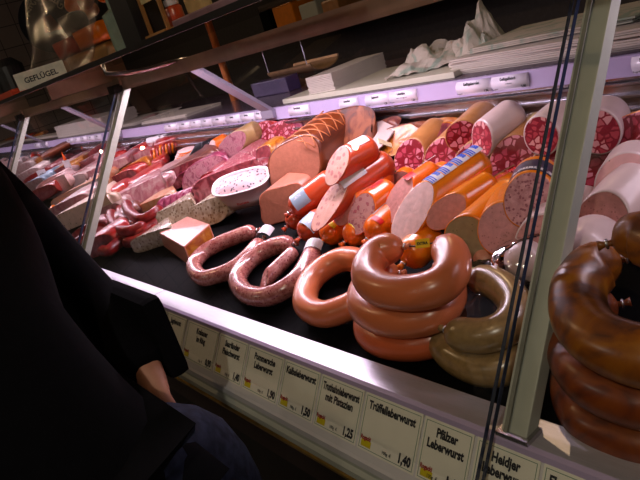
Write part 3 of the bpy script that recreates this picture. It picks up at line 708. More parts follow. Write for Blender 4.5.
# olive liver rings in clear wrap
lv = 'two olive liver rings in clear wrap'
U = [(468, 281), (487, 281), (505, 290), (516, 308), (508, 326), (488, 335), (465, 335), (448, 330)]
ring('ring_sausage', 'olive brown ring sausage, lower of two in clear wrap', rp([(450, 312), (443, 330), (447, 348), (464, 362), (488, 370), (512, 364), (527, 345), (531, 322)], .026), .0255, c_liver, lv)
rl = ring('ring_sausage', 'olive brown ring sausage with red tie, upper of two wrapped', rp(U, .074), .0240, c_liver, lv)
redtie = solid('red_tie', (.6, .02, .03), .4)
p0 = P(465, 282, .076) - rl.location
MB().tube([p0 + Vector((.004, 0, 0)), p0 + Vector((-.006, -.001, .001)), p0 + Vector((-.022, -.012, -.004))], [.0028, .0025, .002], 8).build('red_tie', redtie, rl, True)
# crumpled film bag over the rings
def film_bag(name, label, c, ax, ay, hgt, sd):
    vs = []; fs = []; n = 34
    for i in range(n + 1):
        for j in range(n + 1):
            u = i / n * 2 - 1; v = j / n * 2 - 1; rr = math.sqrt(u * u + v * v) / 1.25
            z = hgt * math.exp(-(rr * 1.25) ** 4) + .010 * noise.noise(Vector((u * 4, v * 4, sd))) + .007 * abs(noise.noise(Vector((u * 11, v * 9, sd)))) 
            x = c[0] + u * ax; y = c[1] + v * ay; vs.append((x - c[0], y - c[1], max(deck(y) + .002, deck(y) + z) - deck(c[1])))
    fs = [(i * (n + 1) + j, (i + 1) * (n + 1) + j, (i + 1) * (n + 1) + j + 1, i * (n + 1) + j + 1) for i in range(n) for j in range(n)]
    o = ob(name, mkmesh(name, vs, fs, film)); o.location = (c[0], c[1], deck(c[1])); return tag(o, label, 'plastic bag')
c = P(486, 325, 0); film_bag('plastic_bag', 'clear crumpled film bag draped around the two olive rings', (c.x, c.y - .0, 0), .100, .095, .075, 4.2)
# smoked rings at the right, dim light put into their colours
sm = 'brown smoked rings stacked at the right'
R_ = [(622, 262), (598, 268), (580, 287), (578, 312), (592, 336), (622, 352), (660, 360), (704, 350), (728, 320), (708, 285)]
def rr2(dx, dy, s, h): return rp([(640 + (a - 640) * s + dx, 300 + (b - 300) * s + dy) for a, b in R_], h)
ring('ring_sausage', 'smoked ring sausage in shade-darkened colour, bottom of the right stack', rr2(-3, 84, .96, .032), .0300, c_smoke_shade, sm)
ring('ring_sausage', 'smoked ring sausage in shade-darkened colour, middle of the right stack', rr2(-4, 42, .99, .091), .0300, c_smoke_shade, sm)
ring('ring_sausage', 'brown smoked ring sausage, large upper one of the right stack', rr2(0, -2, 1.0, .150), .0310, c_smoke, sm)
ring('ring_sausage', 'brown smoked ring end lying on top of the right stack', rp([(612, 243), (640, 238), (670, 248), (700, 262)], .210), .0290, c_smoke, sm)

# ------------------------------------------------------------------ loaves, hams and cold meats on the left
loaf_c = marble('smoked_loaf_skin', [(0.073, 0.015, 0.007), (0.155, 0.037, 0.015), (0.190, 0.056, 0.026)], 14, (1, .3, 1), .38, .4, bs=.15)
grain_c = marble('roast_ham_skin', [(.07, .016, .008), (.17, .045, .02), (.26, .085, .04)], 22, (1, .12, 1), .6, .05, bs=.3)
dk_ham = marble('dark_ham', [(0.096, 0.013, 0.018), (0.204, 0.042, 0.048), (0.288, 0.096, 0.102)], 26, rough=.35, coat=.35)
dk_skin = marble('dark_ham_skin', [(0.060, 0.012, 0.011), (0.156, 0.042, 0.030), (0.216, 0.084, 0.054)], 24, rough=.4, coat=.3)
pk_ham = marble('pink_ham', [(0.310, 0.105, 0.124), (0.409, 0.205, 0.211), (0.484, 0.310, 0.298)], 24, rough=.35, coat=.4)
pl_ham = marble('pale_ham', [(0.367, 0.196, 0.196), (0.453, 0.306, 0.287), (0.490, 0.379, 0.355)], 18, rough=.35, coat=.4)
purple = marble('purple_roast', [(0.180, 0.024, 0.060), (0.276, 0.060, 0.102), (0.348, 0.120, 0.156)], 28, rough=.3, coat=.5)
fatw = solid('white_fat', (0.592, 0.480, 0.448), .4, coat=.3, var=.08)
rust = marble('rust_rind', [(0.280, 0.070, 0.014), (0.434, 0.154, 0.035), (0.504, 0.238, 0.070)], 26, rough=.35, coat=.4)
salmon = marble('salmon_meat', [(0.465, 0.150, 0.075), (0.585, 0.285, 0.165), (0.615, 0.390, 0.270)], 20, rough=.35, coat=.4)
aspic = speck('aspic_mass', (0.400, 0.296, 0.208), (0.240, 0.160, 0.112), 120, .5, .25, keep=.45, light=(0.576, 0.496, 0.400), coat=.7, bs=.5)
terrine = speck('terrine_mass', (0.280, 0.077, 0.091), (0.490, 0.294, 0.280), 130, .42, .4, keep=.5, coat=.3, bs=.5)
herb = speck('herbed_top', (.52, .42, .46), (.05, .035, .05), 105, .36, .45, keep=.75, light=(.60, .34, .32), bs=.2)
pepper = speck('peppered_cheese', (.74, .56, .46), (.10, .05, .04), 60, .20, .4, keep=.6, coat=.3)
redm = marble('raw_red_meat', [(0.234, 0.013, 0.016), (0.377, 0.039, 0.039), (0.442, 0.104, 0.085)], 26, rough=.3, coat=.5)
wax = solid('dark_red_sausage_skin', (0.18, 0.014, 0.010), .38, coat=.12, var=.4, scale=60)
redthin = solid('thin_red_sausage_skin', (.58, .06, .03), .3, coat=.5, var=.2)
rollf = marble('rolled_ham_face', [(0.390, 0.143, 0.182), (0.468, 0.247, 0.260), (0.260, 0.078, 0.111)], 45, rough=.4, coat=.3)
def pxm(px, py, h): p = P(px, py, h); return (p - CAM).length / 640
def blk(name, label, px, py, h, w, t, d, L, side, face, pw=3.5, fn=None, group=None, end='round', wob=.06, disp=None, cat='meat', rim=.94, bulge=.03):
    k = pxm(px, py, h); p = P(px, py, h); xh = Vector(d).normalized().cross(Vector((0, 0, 1))).normalized()
    w *= min(2.0, (1 - (p - CAM).normalized().dot(xh) ** 2) ** -.45); L *= 1.25 if px < 200 else 1
    return chub(name, label, cat, p, d, (w * k / 2, t * k / 2), side, face, fn, pw=pw, L=L, group=group, end=end, wob=wob, disp=disp, rim=rim, bulge=bulge)
YD = (0, 1, .25)
# the netted meatloaf and the ham behind it
def net(v, a, s):
    q = abs(math.sin(s * PI * 7 + a * 2.2)); q2 = abs(math.sin(s * PI * 7 - a * 2.2)); g = min(q, q2)
    f = 1 - .035 * (1 - min(1, g * 3.5)) if s > .02 and math.sin(a) > -.3 else 1
    v.x *= f; v.z *= f; return v
blk('meat_loaf', 'big smoked loaf with net marks on top and smooth brown front', 294, 165, .080, 27, 45, (.12, 1, .25), .29, loaf_c, leber_f, 3.0, (.50, -1, .22), disp=net, wob=.03)
netm = MB()
# light net ridges lie in the grooves of the loaf
loaf = bpy.data.objects['meat_loaf']; _v = [v.co for v in loaf.children[0].data.vertices]; RX = max(v.x for v in _v); RZ = max(v.z for v in _v); LL = max(v.y for v in _v) - .01
for sg in (1, -1):
    for q in range(7):
        pts = []
        for i in range(15):
            a = math.radians(15 + 150 * i / 14); s = (q + .5) / 7 - sg * (a - PI / 2) * 2.2 / (7 * PI)
            if .10 < s < .90:
                cx, cz = sup(a, 3.0); pts.append((cx * RX * .995, s * LL + .008, cz * RZ * .995))
        if len(pts) > 2: netm.tube(pts, .0015, 6)
tag(netm.build('net_string', solid('net_string', (.46, .17, .08), .5), loaf, True), kind='stuff')
blk('roast_ham', 'long brown ham with fine grain behind the netted loaf', 336, 136, .085, 50, 40, (.10, 1, .20), .26, grain_c, grain_c, 3.2, (.2, -1, .45), wob=.10)
blk('smoked_bacon', 'small pale topped bacon piece right of the brown ham', 368, 140, .060, 26, 18, (.3, 1, .25), .10, dk_skin, fatw, 3, (.1, -.7, .9))
blk('smoked_bacon', 'flat brown bacon behind the leftmost coarse salami', 396, 141, .045, 40, 22, (.3, 1, .25), .12, grain_c, rust, 3, (.1, -1, .6))
blk('smoked_bacon', 'dark red rimmed cut piece below the steel back, left of the standing salami', 424, 143, .06, 32, 16, (.2, 1, .25), .09, rust, dk_ham, 2.4, (.1, -.6, .9))
t = MB().box((-.011, -.001, -.018), (.011, .001, .018)).build('price_flag', solid('cream_paper', (.72, .62, .42), .5)); t.location = P(385, 143, .085); t.rotation_euler = (.9, .3, -.7)
tag(t, 'small cream paper slip lying on the bacon behind the sausages', 'paper')
# tub of pate
tubw = solid('white_tub', (.74, .68, .72), .3, coat=.5, var=.02)
def tub():
    c = P(253, 207, .0) ; ax = P(279, 190, 0) - P(229, 213, 0); ang = math.atan2(ax.y, ax.x)
    root = thing('pate_tub', 'white oval tub heaped with speckled pate, front left of the loaf', 'tub', c); root.rotation_euler = (math.radians(24), 0, ang); root.location.z += .022
    vs = []; fs = []; seg = 40; prof = [(.80, -.005), (.88, .02), (1.0, .058), (1.06, .060), (1.06, .064), (.98, .064), (.96, .056)]
    for f, z in prof:
        for k in range(seg):
            cx, cz = sup(2 * PI * k / seg, 2.8); vs.append((cx * .082 * f, cz * .048 * f, z + .010))
    fs = [(j * seg + k, j * seg + (k + 1) % seg, (j + 1) * seg + (k + 1) % seg, (j + 1) * seg + k) for j in range(len(prof) - 1) for k in range(seg)] + [tuple(range(seg))[::-1]]
    ob('bowl', mkmesh('bowl', vs, fs, tubw), root)
    vs = []; fs = []; R = 10
    for i in range(R + 1):
        t = 1 - i / R * .999
        for k in range(seg):
            cx, cz = sup(2 * PI * k / seg, 2.8); vs.append((cx * .079 * t, cz * .046 * t, .069 + .016 * (1 - t * t) + .003 * noise.noise(Vector((cx * t * 4, cz * t * 4, 1)))))
    fs = [(i * seg + k, i * seg + (k + 1) % seg, (i + 1) * seg + (k + 1) % seg, (i + 1) * seg + k) for i in range(R) for k in range(seg)]
    ob('filling', mkmesh('filling', vs, fs, herb), root)
    me = text_mesh('Pastete', .013, 0, .0004, .9, 'CENTER'); me.materials.append(p_red); o = ob('print', me, root); o.location = (-.005, -.0485, .030); o.rotation_euler = (math.radians(103), 0, 0)
tub()
blk('meat_block', 'pink brown block with pale top between tub and crested sausages', 283, 208, .034, 27, 32, (.1, 1, .25), .08, solid('pinkbrown_side', (.42, .15, .10), .4, coat=.3), leber_f, 5, (.35, -1, .2), end='cut', wob=.02)
blk('meat_block', 'dark coarse topped block behind the white tub', 228, 189, .030, 38, 26, (.25, 1, .25), .10, terrine, dk_ham, 4.5, (.4, -1, .2), end='cut')
blk('meat_block', 'mottled terrine slab behind the dark block', 245, 164, .045, 34, 18, (.3, 1, .25), .11, terrine, terrine, 4, (.3, -1, .3), end='cut')
blk('smoked_bacon', 'rust edged bacon piece left of the netted loaf front', 263, 160, .045, 13, 24, (.3, 1, .25), .10, rust, dk_ham, 3.4, (.1, -1, .3))
blk('meat_block', 'flat pale pink slab between purple roll and green brown roll', 217, 158, .045, 36, 14, (.35, 1, .25), .12, pl_ham, pk_ham, 4, (.2, -1, .4))
r = chub('ham_roll', 'tan cased ham roll with pink slice by the steel back', 'sausage', *pq((231, 146), .075, (262, 128), .095), .037, c_tan, rollf, (.25, -1, .2))
r = chub('ham_roll', 'pale sliced roll with orange rim, left of the tan ham roll', 'sausage', *pq((212, 149), .065, (230, 138), .07), .028, c_orange, pale_f, (-.1, -1, .3))
blk('salami', 'dark red coarse sausage lying behind the netted loaf front', 262, 137, .07, 26, 26, (.35, 1, .25), .12, redm, salami_f, 2.2, (.2, -1, .2), cat='salami')
blk('salami', 'purple red sausage end beside the ham behind the loaf', 281, 134, .07, 26, 22, (.35, 1, .25), .12, purple, salami_f, 2.4, (.2, -1, .3), cat='salami')
blk('ham_roll', 'round purple roast with swirl, standing left of the dark block', 206, 179, .045, 24, 30, (.45, 1, .25), .10, purple, rollf, 2.3, (.35, -1, .15), end='round')
blk('meat_block', 'dark red slab standing between purple roast and dark block', 213, 190, .03, 10, 26, (.3, 1, .25), .08, dk_ham, redm, 4, end='cut')
blk('smoked_ham', 'dark brown ham chunk with wedge front in the middle left', 172, 182, .040, 32, 20, (.55, 1, .25), .17, dk_skin, dk_ham, 3, (.5, -1, .1), wob=.12)
# sliced purple roast: slices leaning in a row
for i in range(7):
    px = 169 + i * 6.3; py = 203 - i * 2.3
    slab('roast_slice', 'purple roast slice in the fanned row beside the aspic blocks', 'meat slice', P(px, py, .030), (.9, -.5, .75), .040, .026, .009, [purple, dk_ham], 'fanned purple roast slices')
# fatty ham with shredded end
blk('smoked_ham', 'long pale fat ham reaching up to the right behind red sausages', 135, 190, .045, 34, 12, (.75, 1, .22), .24, pl_ham, pl_ham, 3.5, (.2, -1, .5), wob=.10)
for i in range(6):
    slab('ham_slice', 'streaky ham slice in the bundle beside the dark brown chunk', 'meat slice', P(146 + i * 2.7, 191 - i * 1.4, .028), (.9, -.5, .3), .045, .017, .005, [pl_ham, dk_ham], 'streaky ham slices')
blk('smoked_ham', 'pink marbled ham slab behind the dark red sausages', 128, 202, .035, 44, 15, (.55, 1, .25), .14, pk_ham, pk_ham, 3.8, (.3, -1, .6), wob=.08)
blk('salmon_block', 'orange pink wedge tucked behind the dark red sausages', 152, 207, .028, 26, 12, (.4, 1, .25), .08, salmon, salmon, 4, end='cut')
blk('aspic_block', 'glassy grey aspic loaf slice left of the meatloaf block', 171, 221, .030, 21, 20, (.5, 1, .25), .075, aspic, aspic, 4.5, (.4, -1, .3), end='cut', wob=.08, rim=.99)
blk('aspic_block', 'glassy aspic block with orange bits beside the white tub', 207, 217, .030, 22, 22, (.35, 1, .25), .075, aspic, aspic, 4, (.35, -1, .3), end='cut', wob=.12, rim=.99)
blk('aspic_block', 'low aspic corner under the meatloaf block by the dark tray', 154, 244, .018, 24, 16, (.4, 1, .25), .06, aspic, aspic, 4, end='cut', rim=.99)
# pink meatloaf block with orange rind
pinkc = speck('pink_cut_meat', (0.612, 0.272, 0.212), (0.442, 0.136, 0.102), 210, .2, .25, keep=.4, coat=.6, bs=.05)
def wedge():
    c = [P(164, 243, .012), P(186, 268, .005), P(222, 250, .008), P(208, 231, .008)]
    top = [P(164, 243, .055), P(190, 243, .062), P(216, 222, .062), P(192, 222, .055)]
    base = [P(164, 247, .0), P(192, 268, .0), P(218, 246, .0), P(194, 232, .0)]
    top = [base[i] + Vector((0, 0, hh)) + (Vector((0, 0, 0))) for i, hh in enumerate((.050, .062, .066, .052))]
    o0 = base[0].copy(); root = thing('meat_block', 'pink meatloaf block with orange rind at the tray front', 'meat', o0)
    vs = [v - o0 for v in base + top]
    for f, nm, mt in (((0, 1, 5, 4), 'cut_face', pinkc), ((1, 2, 6, 5), 'rind', rust), ((2, 3, 7, 6), 'rind', rust), ((3, 0, 4, 7), 'rind', rust), ((4, 5, 6, 7), 'cut_face', pinkc)): pass
    me = mkmesh('body', vs, [(3, 2, 1, 0), (0, 1, 5, 4), (1, 2, 6, 5), (2, 3, 7, 6), (3, 0, 4, 7), (4, 5, 6, 7)], [pinkc, rust], False, [1, 0, 1, 1, 1, 0])
    bm = bmesh.new(); bm.from_mesh(me); bmesh.ops.recalc_face_normals(bm, faces=bm.faces); bmesh.ops.bevel(bm, geom=bm.edges, offset=.004, segments=3, affect='EDGES', profile=.6); bm.to_mesh(me); bm.free()
    me.polygons.foreach_set('use_smooth', [False] * len(me.polygons)); ob('body', me, root)
wedge()
# dark red glossy sausages
for i, (pts, h, lbl) in enumerate((
        ([(126, 203), (130, 212), (140, 219), (152, 215), (162, 207)], .062, 'glossy dark red curled sausage, topmost of its heap'),
        ([(111, 212), (113, 223), (122, 231), (134, 230), (147, 223)], .050, 'glossy dark red curled sausage, left middle of the heap'),
        ([(120, 207), (122, 217), (130, 224), (141, 225)], .040, 'glossy dark red sausage tucked between two others'),
        ([(124, 243), (138, 240), (150, 233), (160, 226)], .024, 'glossy dark red knobbly sausage lying in front of its heap'),
        ([(101, 250), (108, 251), (116, 245), (124, 238)], .026, 'glossy dark red sausage at the post foot'),
        ([(107, 226), (110, 235), (118, 240), (130, 237)], .024, 'glossy dark red sausage low on the tray'),
        ([(128, 232), (141, 233), (152, 226), (164, 217)], .034, 'glossy dark red sausage beside the aspic block'))):
    ring('smoked_sausage', lbl, rp(pts, h), .0185, wax, 'heap of glossy dark red sausages', n=30, seg=16, clips=False, wob=.14)
# back left: sliced sausages and hams between the left post and the tan roll
orf = solid('orange_rind', (.80, .22, .02), .35, coat=.3)
for i in range(7):
    slab('sausage_slice', 'orange rimmed sausage slice in the stack by the black ones', 'sausage slice', P(181 + i * .9, 163 - i * 2.1, .022 + i * .007), (.1, -.3, 1), .046, .022, .007, [pale_f, orf], 'orange rimmed slices')
blk('black_pudding', 'black cased sausage with pale oblique slice near orange slices', 186, 160, .040, 22, 16, (.8, 1, .25), .14, black, pale_f, 2.2, (-.4, -.6, .9), cat='sausage')
for i in range(9):
    slab('sausage_slice', 'red rimmed sausage slice in the long row near the steel', 'sausage slice', P(152 + i * 3.0, 158 - i * 1.9, .050), (-.5, -.9, .35), .044, .036, .010, [ham_f2, orf if i % 2 else redm], 'red rimmed slices')
blk('meat_block', 'reddish cured piece left of the long row of slices', 137, 161, .050, 24, 14, (.8, 1, .25), .13, redm, pk_ham, 3)
blk('meat_block', 'rust brown cut sausage stump behind the pale fat ham', 134, 172, .045, 18, 16, (.6, 1, .25), .08, rust, redm, 2.4)
blk('meat_block', 'dark red round piece against the left post', 122, 180, .040, 18, 14, (.6, 1, .25), .12, redm, dk_ham, 2.6)
blk('meat_block', 'small red piece between stump and row of slices', 146, 170, .035, 14, 10, (.6, 1, .25), .09, redm, pk_ham, 3)
blk('smoked_ham', 'rosy ham with white fat top near the steel back', 152, 148, .055, 34, 12, (.9, 1, .22), .22, redm, pk_ham, 3)
blk('smoked_ham', 'pale ham end by the left post under the rear rail', 127, 139, .075, 18, 20, (.8, 1, .2), .18, pl_ham, pl_ham, 2.6, wob=.12)
blk('smoked_ham', 'greyish pink ham slab lying along the steel back', 165, 139, .06, 26, 10, (1, .8, .2), .28, pl_ham, pk_ham, 3)
blk('smoked_ham', 'dark red cured loin at the end of the long row', 181, 138, .055, 18, 20, (.8, 1, .22), .10, dk_ham, redm, 2.3)
for i, (a, b) in enumerate(((150, 140), (157, 138.5), (164, 137))):
    slab('paper_slip', 'white paper slip standing among the meats under the rear rail', 'paper', P(a, b, .095), (.5, -1, .6), .022, .012, .0015, [p_white], 'paper slips', pw=6, wave=0)
# beyond the left post, seen through the glass
blk('smoked_ham', 'pink sliced ham fan just left of the left post', 97, 176, .045, 40, 10, (.9, 1, .22), .28, pk_ham, pk_ham, 3, wob=.12)
for i in range(8):
    slab('ham_slice', 'pink ham slice in the overlapping row beyond the left post', 'meat slice', P(84 + i * 4.2, 187 - i * 3.6, .040), (-.3, -.8, .8), .060, .032, .008, [pk_ham, fatw], 'overlapping pink ham slices')
blk('smoked_ham', 'white and orange edged bacon block behind the coat shoulder', 80, 198, .030, 36, 12, (.8, 1, .25), .17, salmon, fatw, 4)
blk('meat_block', 'red cured piece with white top by the post wire', 101, 206, .030, 22, 16, (.7, 1, .25), .13, redm, pk_ham, 3)
blk('cheese_block', 'peppered pale slab behind the coat shoulder', 86, 222, .018, 42, 18, (.5, 1, .25), .12, pepper, pepper, 4, end='cut', rim=.99)
blk('meat_block', 'dark red piece near the ledge left of the post foot', 92, 240, .015, 20, 18, (.5, 1, .25), .08, dk_ham, redm, 2.6)
blk('meat_block', 'pinkish white piece beside the left post', 108, 217, .020, 18, 14, (.7, 1, .25), .10, pl_ham, pk_ham, 3)
for i in range(5):
    slab('salmon_slice', 'orange slice in the curled pile near the coat', 'fish slice', P(44 + i * 7, 214 - i * 2.6, .025), (-.4, -.7, .8), .050, .030, .012, [salmon, orf], 'curled orange slices')
blk('meat_block', 'bright red meat piece beside the black coat', 38, 200, .030, 26, 12, (.9, 1, .25), .16, redm, redm, 3)
blk('sausage_half', 'pale boiled sausage half, lower of two on the far tray', 58, 192, .030, 24, 17, (.9, 1, .25), .10, pale_f, pale_f, 2.4)
blk('sausage_half', 'pale boiled sausage half, upper of two on the far tray', 52, 182, .060, 22, 9, (.9, 1, .25), .12, pale_f, pale_f, 2.4)
for (px, py, w, hh, lbl, tip) in ((74, 168, .034, .060, 'white price card on a stick with orange tip beyond the post', True), (47, 173, .050, .040, 'white price card standing left of the one with orange tip', False)):
    r = thing('price_card', lbl, 'price card', P(px, py + 12, .02)); r.rotation_euler = (0, 0, math.radians(55))
    MB().box((-w / 2, -.0008, .05), (w / 2, .0008, .05 + hh)).build('card', p_white, r); MB().tube([(0, .002, -.01), (0, .002, .07)], .0015, 6).build('stick', metal_clip, r)
    me = text_mesh('0,99', .014, 0, .0003, .9, 'CENTER'); me.materials.append(ink); o = ob('price', me, r); o.location = (0, -.0012, .062); o.rotation_euler = (PI / 2, 0, 0)
    if tip: MB().tube([(0, 0, .11), (0, 0, .125), (0, 0, .155)], [.008, .007, .001], 8).build('tip', solid('orange_plastic', (.85, .16, .02), .4), r, True)
blk('smoked_ham', 'brown smoked slab on the dark rimmed far tray', 50, 161, .040, 44, 9, (1, .8, .22), .35, grain_c, rust, 3)
blk('meat_block', 'dusky pink slab behind the far price cards', 88, 164, .045, 34, 9, (1, .8, .22), .30, pk_ham, dk_ham, 3)
blk('smoked_ham', 'dark roast end with shine left of the left post', 106, 151, .055, 26, 16, (.9, 1, .22), .20, dk_skin, dk_ham, 2.4)
blk('smoked_ham', 'rust coloured ham flap standing near the far rail labels', 93, 146, .070, 14, 18, (.8, 1, .2), .12, rust, redm, 2.6)
blk('smoked_ham', 'dark brown ham beyond the rust coloured flap', 80, 146, .055, 20, 14, (.9, 1, .2), .2, dk_skin, rust, 3)
blk('smoked_ham', 'pink lobed ham piece beside the orange tipped card', 66, 172, .020, 22, 10, (.9, 1, .25), .16, pk_ham, fatw, 2.6)
for i in range(11):
    a = 29 + i * 3.4; y = 152 - i * 1.25
    ring('thin_sausage', 'thin red smoked sausage in the row under the far rail', rp([(a, y + 6), (a + 3, y + 1), (a + 8, y - 5)], .045 + .02 * (i % 2)), .017, redthin, 'thin red sausages far along the case', n=12, seg=10, clips=False)
o = MB().bar(P(0, 168, .02), P(68, 134, .02), .02, .012).build('tray_rim', black); tag(o, 'black tray rim running along the far thin sausages', 'tray')
for i in range(8):
    a = 3 + (i * 37 % 30); y = 158 + (i * 23 % 14)
    blk('meat_parcel', 'small wrapped meat parcel at the far end of the case', a, y, .03, 12, 9, (.9, 1, .2), .12, (fatw, pl_ham, p_grey)[i % 3], pl_ham, 3, group='small meat parcels at the far end')
for i in range(7):
    a = 2 + i * 5; y = 147 - i * .8
    blk('thin_sausage_bundle', 'tiny brownish red piece under the far end of the rail', a, y, .05, 7, 9, (.9, 1, .2), .14, (rust, redthin, dk_skin)[i % 3], dk_ham, 2.6, group='tiny pieces under the far rail')
# pieces filling the front of the case either side of the left post
for px, py, h, w, t, d, L, sd, fc, lbl in (
        (70, 214, .02, 26, 16, (.3, 1, .25), .16, pl_ham, pk_ham, 'pink ham piece low beside the coat, left of the peppered slab'),
        (96, 252, .02, 22, 18, (.3, 1, .25), .12, redm, dk_ham, 'dark red cured piece at the foot of the left post'),
        (84, 246, .02, 18, 14, (.2, 1, .25), .12, dk_ham, redm, 'dark red cured piece at the ledge beside the coat'),
        (100, 232, .03, 20, 14, (.3, 1, .25), .14, dk_skin, redm, 'brown red piece behind the left post wire'),
        (112, 206, .03, 22, 14, (.4, 1, .25), .18, pk_ham, fatw, 'pink streaky piece with pale face right of the left post'),
        (118, 194, .04, 20, 12, (.5, 1, .25), .18, redm, pk_ham, 'red cured piece just right of the left post'),
        (66, 188, .035, 24, 12, (.6, 1, .25), .20, pl_ham, fatw, 'pale ham piece behind the two boiled halves'),
        (76, 180, .045, 22, 12, (.6, 1, .25), .22, pk_ham, redm, 'long pink piece above the boiled halves'),
        (104, 168, .045, 22, 12, (.6, 1, .25), .22, redm, dk_ham, 'long dark pink piece left of the post middle'),
        (114, 160, .055, 18, 12, (.6, 1, .25), .20, dk_ham, redm, 'dark ham piece by the post under the rear labels'),
        (56, 176, .04, 20, 10, (.7, 1, .25), .20, rust, dk_ham, 'rust coloured slab near the upright price card'),
        (38, 178, .04, 18, 10, (.7, 1, .25), .20, dk_ham, redm, 'dark red slab far left near the coat'),
        (26, 180, .03, 18, 10, (.7, 1, .25), .20, fatw, pl_ham, 'whitish wrapped piece far left above the coat'),
        (30, 190, .03, 18, 10, (.7, 1, .25), .18, p_grey, pl_ham, 'greyish wrapped piece far left at the coat edge'),
        (142, 150, .06, 18, 12, (.6, 1, .25), .16, pk_ham, redm, 'pink piece right of the left post top'),
        (196, 158, .04, 20, 12, (.4, 1, .25), .14, dk_ham, purple, 'dark purple piece behind the round swirl roast'),
        (150, 192, .025, 24, 12, (.4, 1, .25), .14, dk_skin, dk_ham, 'dark smoked piece under the fat ham'),
        (192, 176, .04, 18, 14, (.4, 1, .25), .12, purple, dk_ham, 'purple red piece left of the round swirl roast'),
        (244, 178, .03, 18, 14, (.3, 1, .25), .10, dk_ham, redm, 'dark piece showing between tub and terrine')):
    blk('meat_piece', lbl, px, py, h, w, t, d, L, sd, fc, 3)

# ------------------------------------------------------------------ on the rear worktop
paperw = solid('paper', (0.525, 0.480, 0.420), .7, var=.03); board = solid('cutting_board', (0.555, 0.540, 0.435), .45, var=.02)
WZ = 1.1815
def quadbox(c4s, z0, z1):
    m = MB(); v = [Vector((p.x, p.y, z0)) for p in c4s] + [Vector((p.x, p.y, z1)) for p in c4s]
    return m.add(v, [(3, 2, 1, 0), (4, 5, 6, 7), (0, 1, 5, 4), (1, 2, 6, 5), (2, 3, 7, 6), (3, 0, 4, 7)])
def placed(mb, name, mat, label, cat, c, bevel=0, group=None):
    mb.v = [v - c for v in mb.v]; o = mb.build(name, mat, None, False, bevel); o.location = c; return tag(o, label, cat, group)
A = atz(326, 87, WZ); B_ = atz(474, 69, WZ)
placed(MB().box((A.x, 1.165, WZ), (B_.x, 1.42, WZ + .014)), 'cutting_board', board, 'long white cutting board under the crumpled wrapping paper', 'cutting board', Vector((A.x, 1.165, WZ)), .002)
# stack of paper sheets beside the board
def sheets(name, label, corners, z, n, th, jit, mat, twist=.02):
    c = sum(corners, Vector()) / 4; c.z = z; m = MB()
    for i in range(n):
        a = random.uniform(-twist, twist); R = Matrix.Rotation(a, 3, 'Z'); j = Vector((random.uniform(-jit, jit), random.uniform(-jit, jit), 0))
        q = [R @ (Vector((p.x, p.y, 0)) - Vector((c.x, c.y, 0))) + j for p in corners]
        v = [Vector((p.x, p.y, i * th)) for p in q] + [Vector((p.x, p.y, (i + .82) * th)) for p in q]
        m.add(v, [(3, 2, 1, 0), (4, 5, 6, 7), (0, 1, 5, 4), (1, 2, 6, 5), (2, 3, 7, 6), (3, 0, 4, 7)])
    o = m.build(name, mat); o.location = c; return tag(o, label, 'paper')
def rect(p0, p1, depth, ang=0):
    p0 = Vector((p0.x, p0.y, 0)); p1 = Vector((p1.x, p1.y, 0)); d = p1 - p0; n = Matrix.Rotation(ang, 3, 'Z') @ Vector((-d.y, d.x, 0)).normalized() * depth
    return [p0, p1, p1 + n, p0 + n]
def clampy(v, y=1.175): return Vector((v.x, max(v.y, y), v.z))
p0 = aty(308, 88, 1.18); p1 = aty(334, 85, 1.19)
sheets('paper_stack', 'thick neat stack of white wrapping paper left of the cutting board', rect(p0, p1, .24, 0), WZ, 14, .0045, .0012, paperw, .006)
p0 = Vector((atz(484, 62, WZ).x, 1.19, 0)); p1 = Vector((atz(624, 64, WZ).x, 1.17, 0))
sheets('paper_stack', 'loose stack of printed wrapping paper behind the right post', rect(p0, p1, .30), WZ, 9, .0042, .006, paperw, .03)
p1 = Vector((atz(600, 62, WZ).x, 1.22, 0)); p0 = Vector((atz(500, 58, WZ).x, 1.22, 0))
gp = marble('printed_paper', [(0.465, 0.420, 0.345), (0.450, 0.405, 0.330), (0.225, 0.285, 0.210)], 14, rough=.7, coat=0, bs=0)
sheets('paper_sheet', 'uneven top sheets with faint green print on the loose stack', rect(p0, p1, .22), WZ + .040, 3, .004, .010, gp, .08)
p0 = Vector((atz(143, 108, WZ).x, 1.19, 0)); p1 = Vector((atz(179, 104, WZ).x, 1.19, 0))
sheets('paper_stack', 'cream paper stack left of the nearer strut', rect(p0, p1, .20), WZ, 12, .006, .002, paperw, .01)
for a, b, y0, dp, ang, lbl, z in (((157, 107), (196, 103), 1.20, .24, -.3, 'white sheets spread between the cream stack and the strut', 0), ((206, 101), (240, 97), 1.20, .16, -.2, 'small white sheet beside the nearer strut', 0),
                               ((62, 120), (84, 117), 1.22, .20, -.2, 'white sheets far along the worktop beyond the left post', 0), ((100, 115), (132, 111), 1.25, .10, -.4, 'white sheet behind the left post on the worktop', 0)):
    p0 = Vector((atz(a[0], a[1], WZ).x, y0, 0)); p1 = Vector((atz(b[0], b[1], WZ).x, y0, 0))
    sheets('paper_sheet', lbl, rect(p0, p1, dp, ang), WZ, 4, .003, .004, paperw, .03)
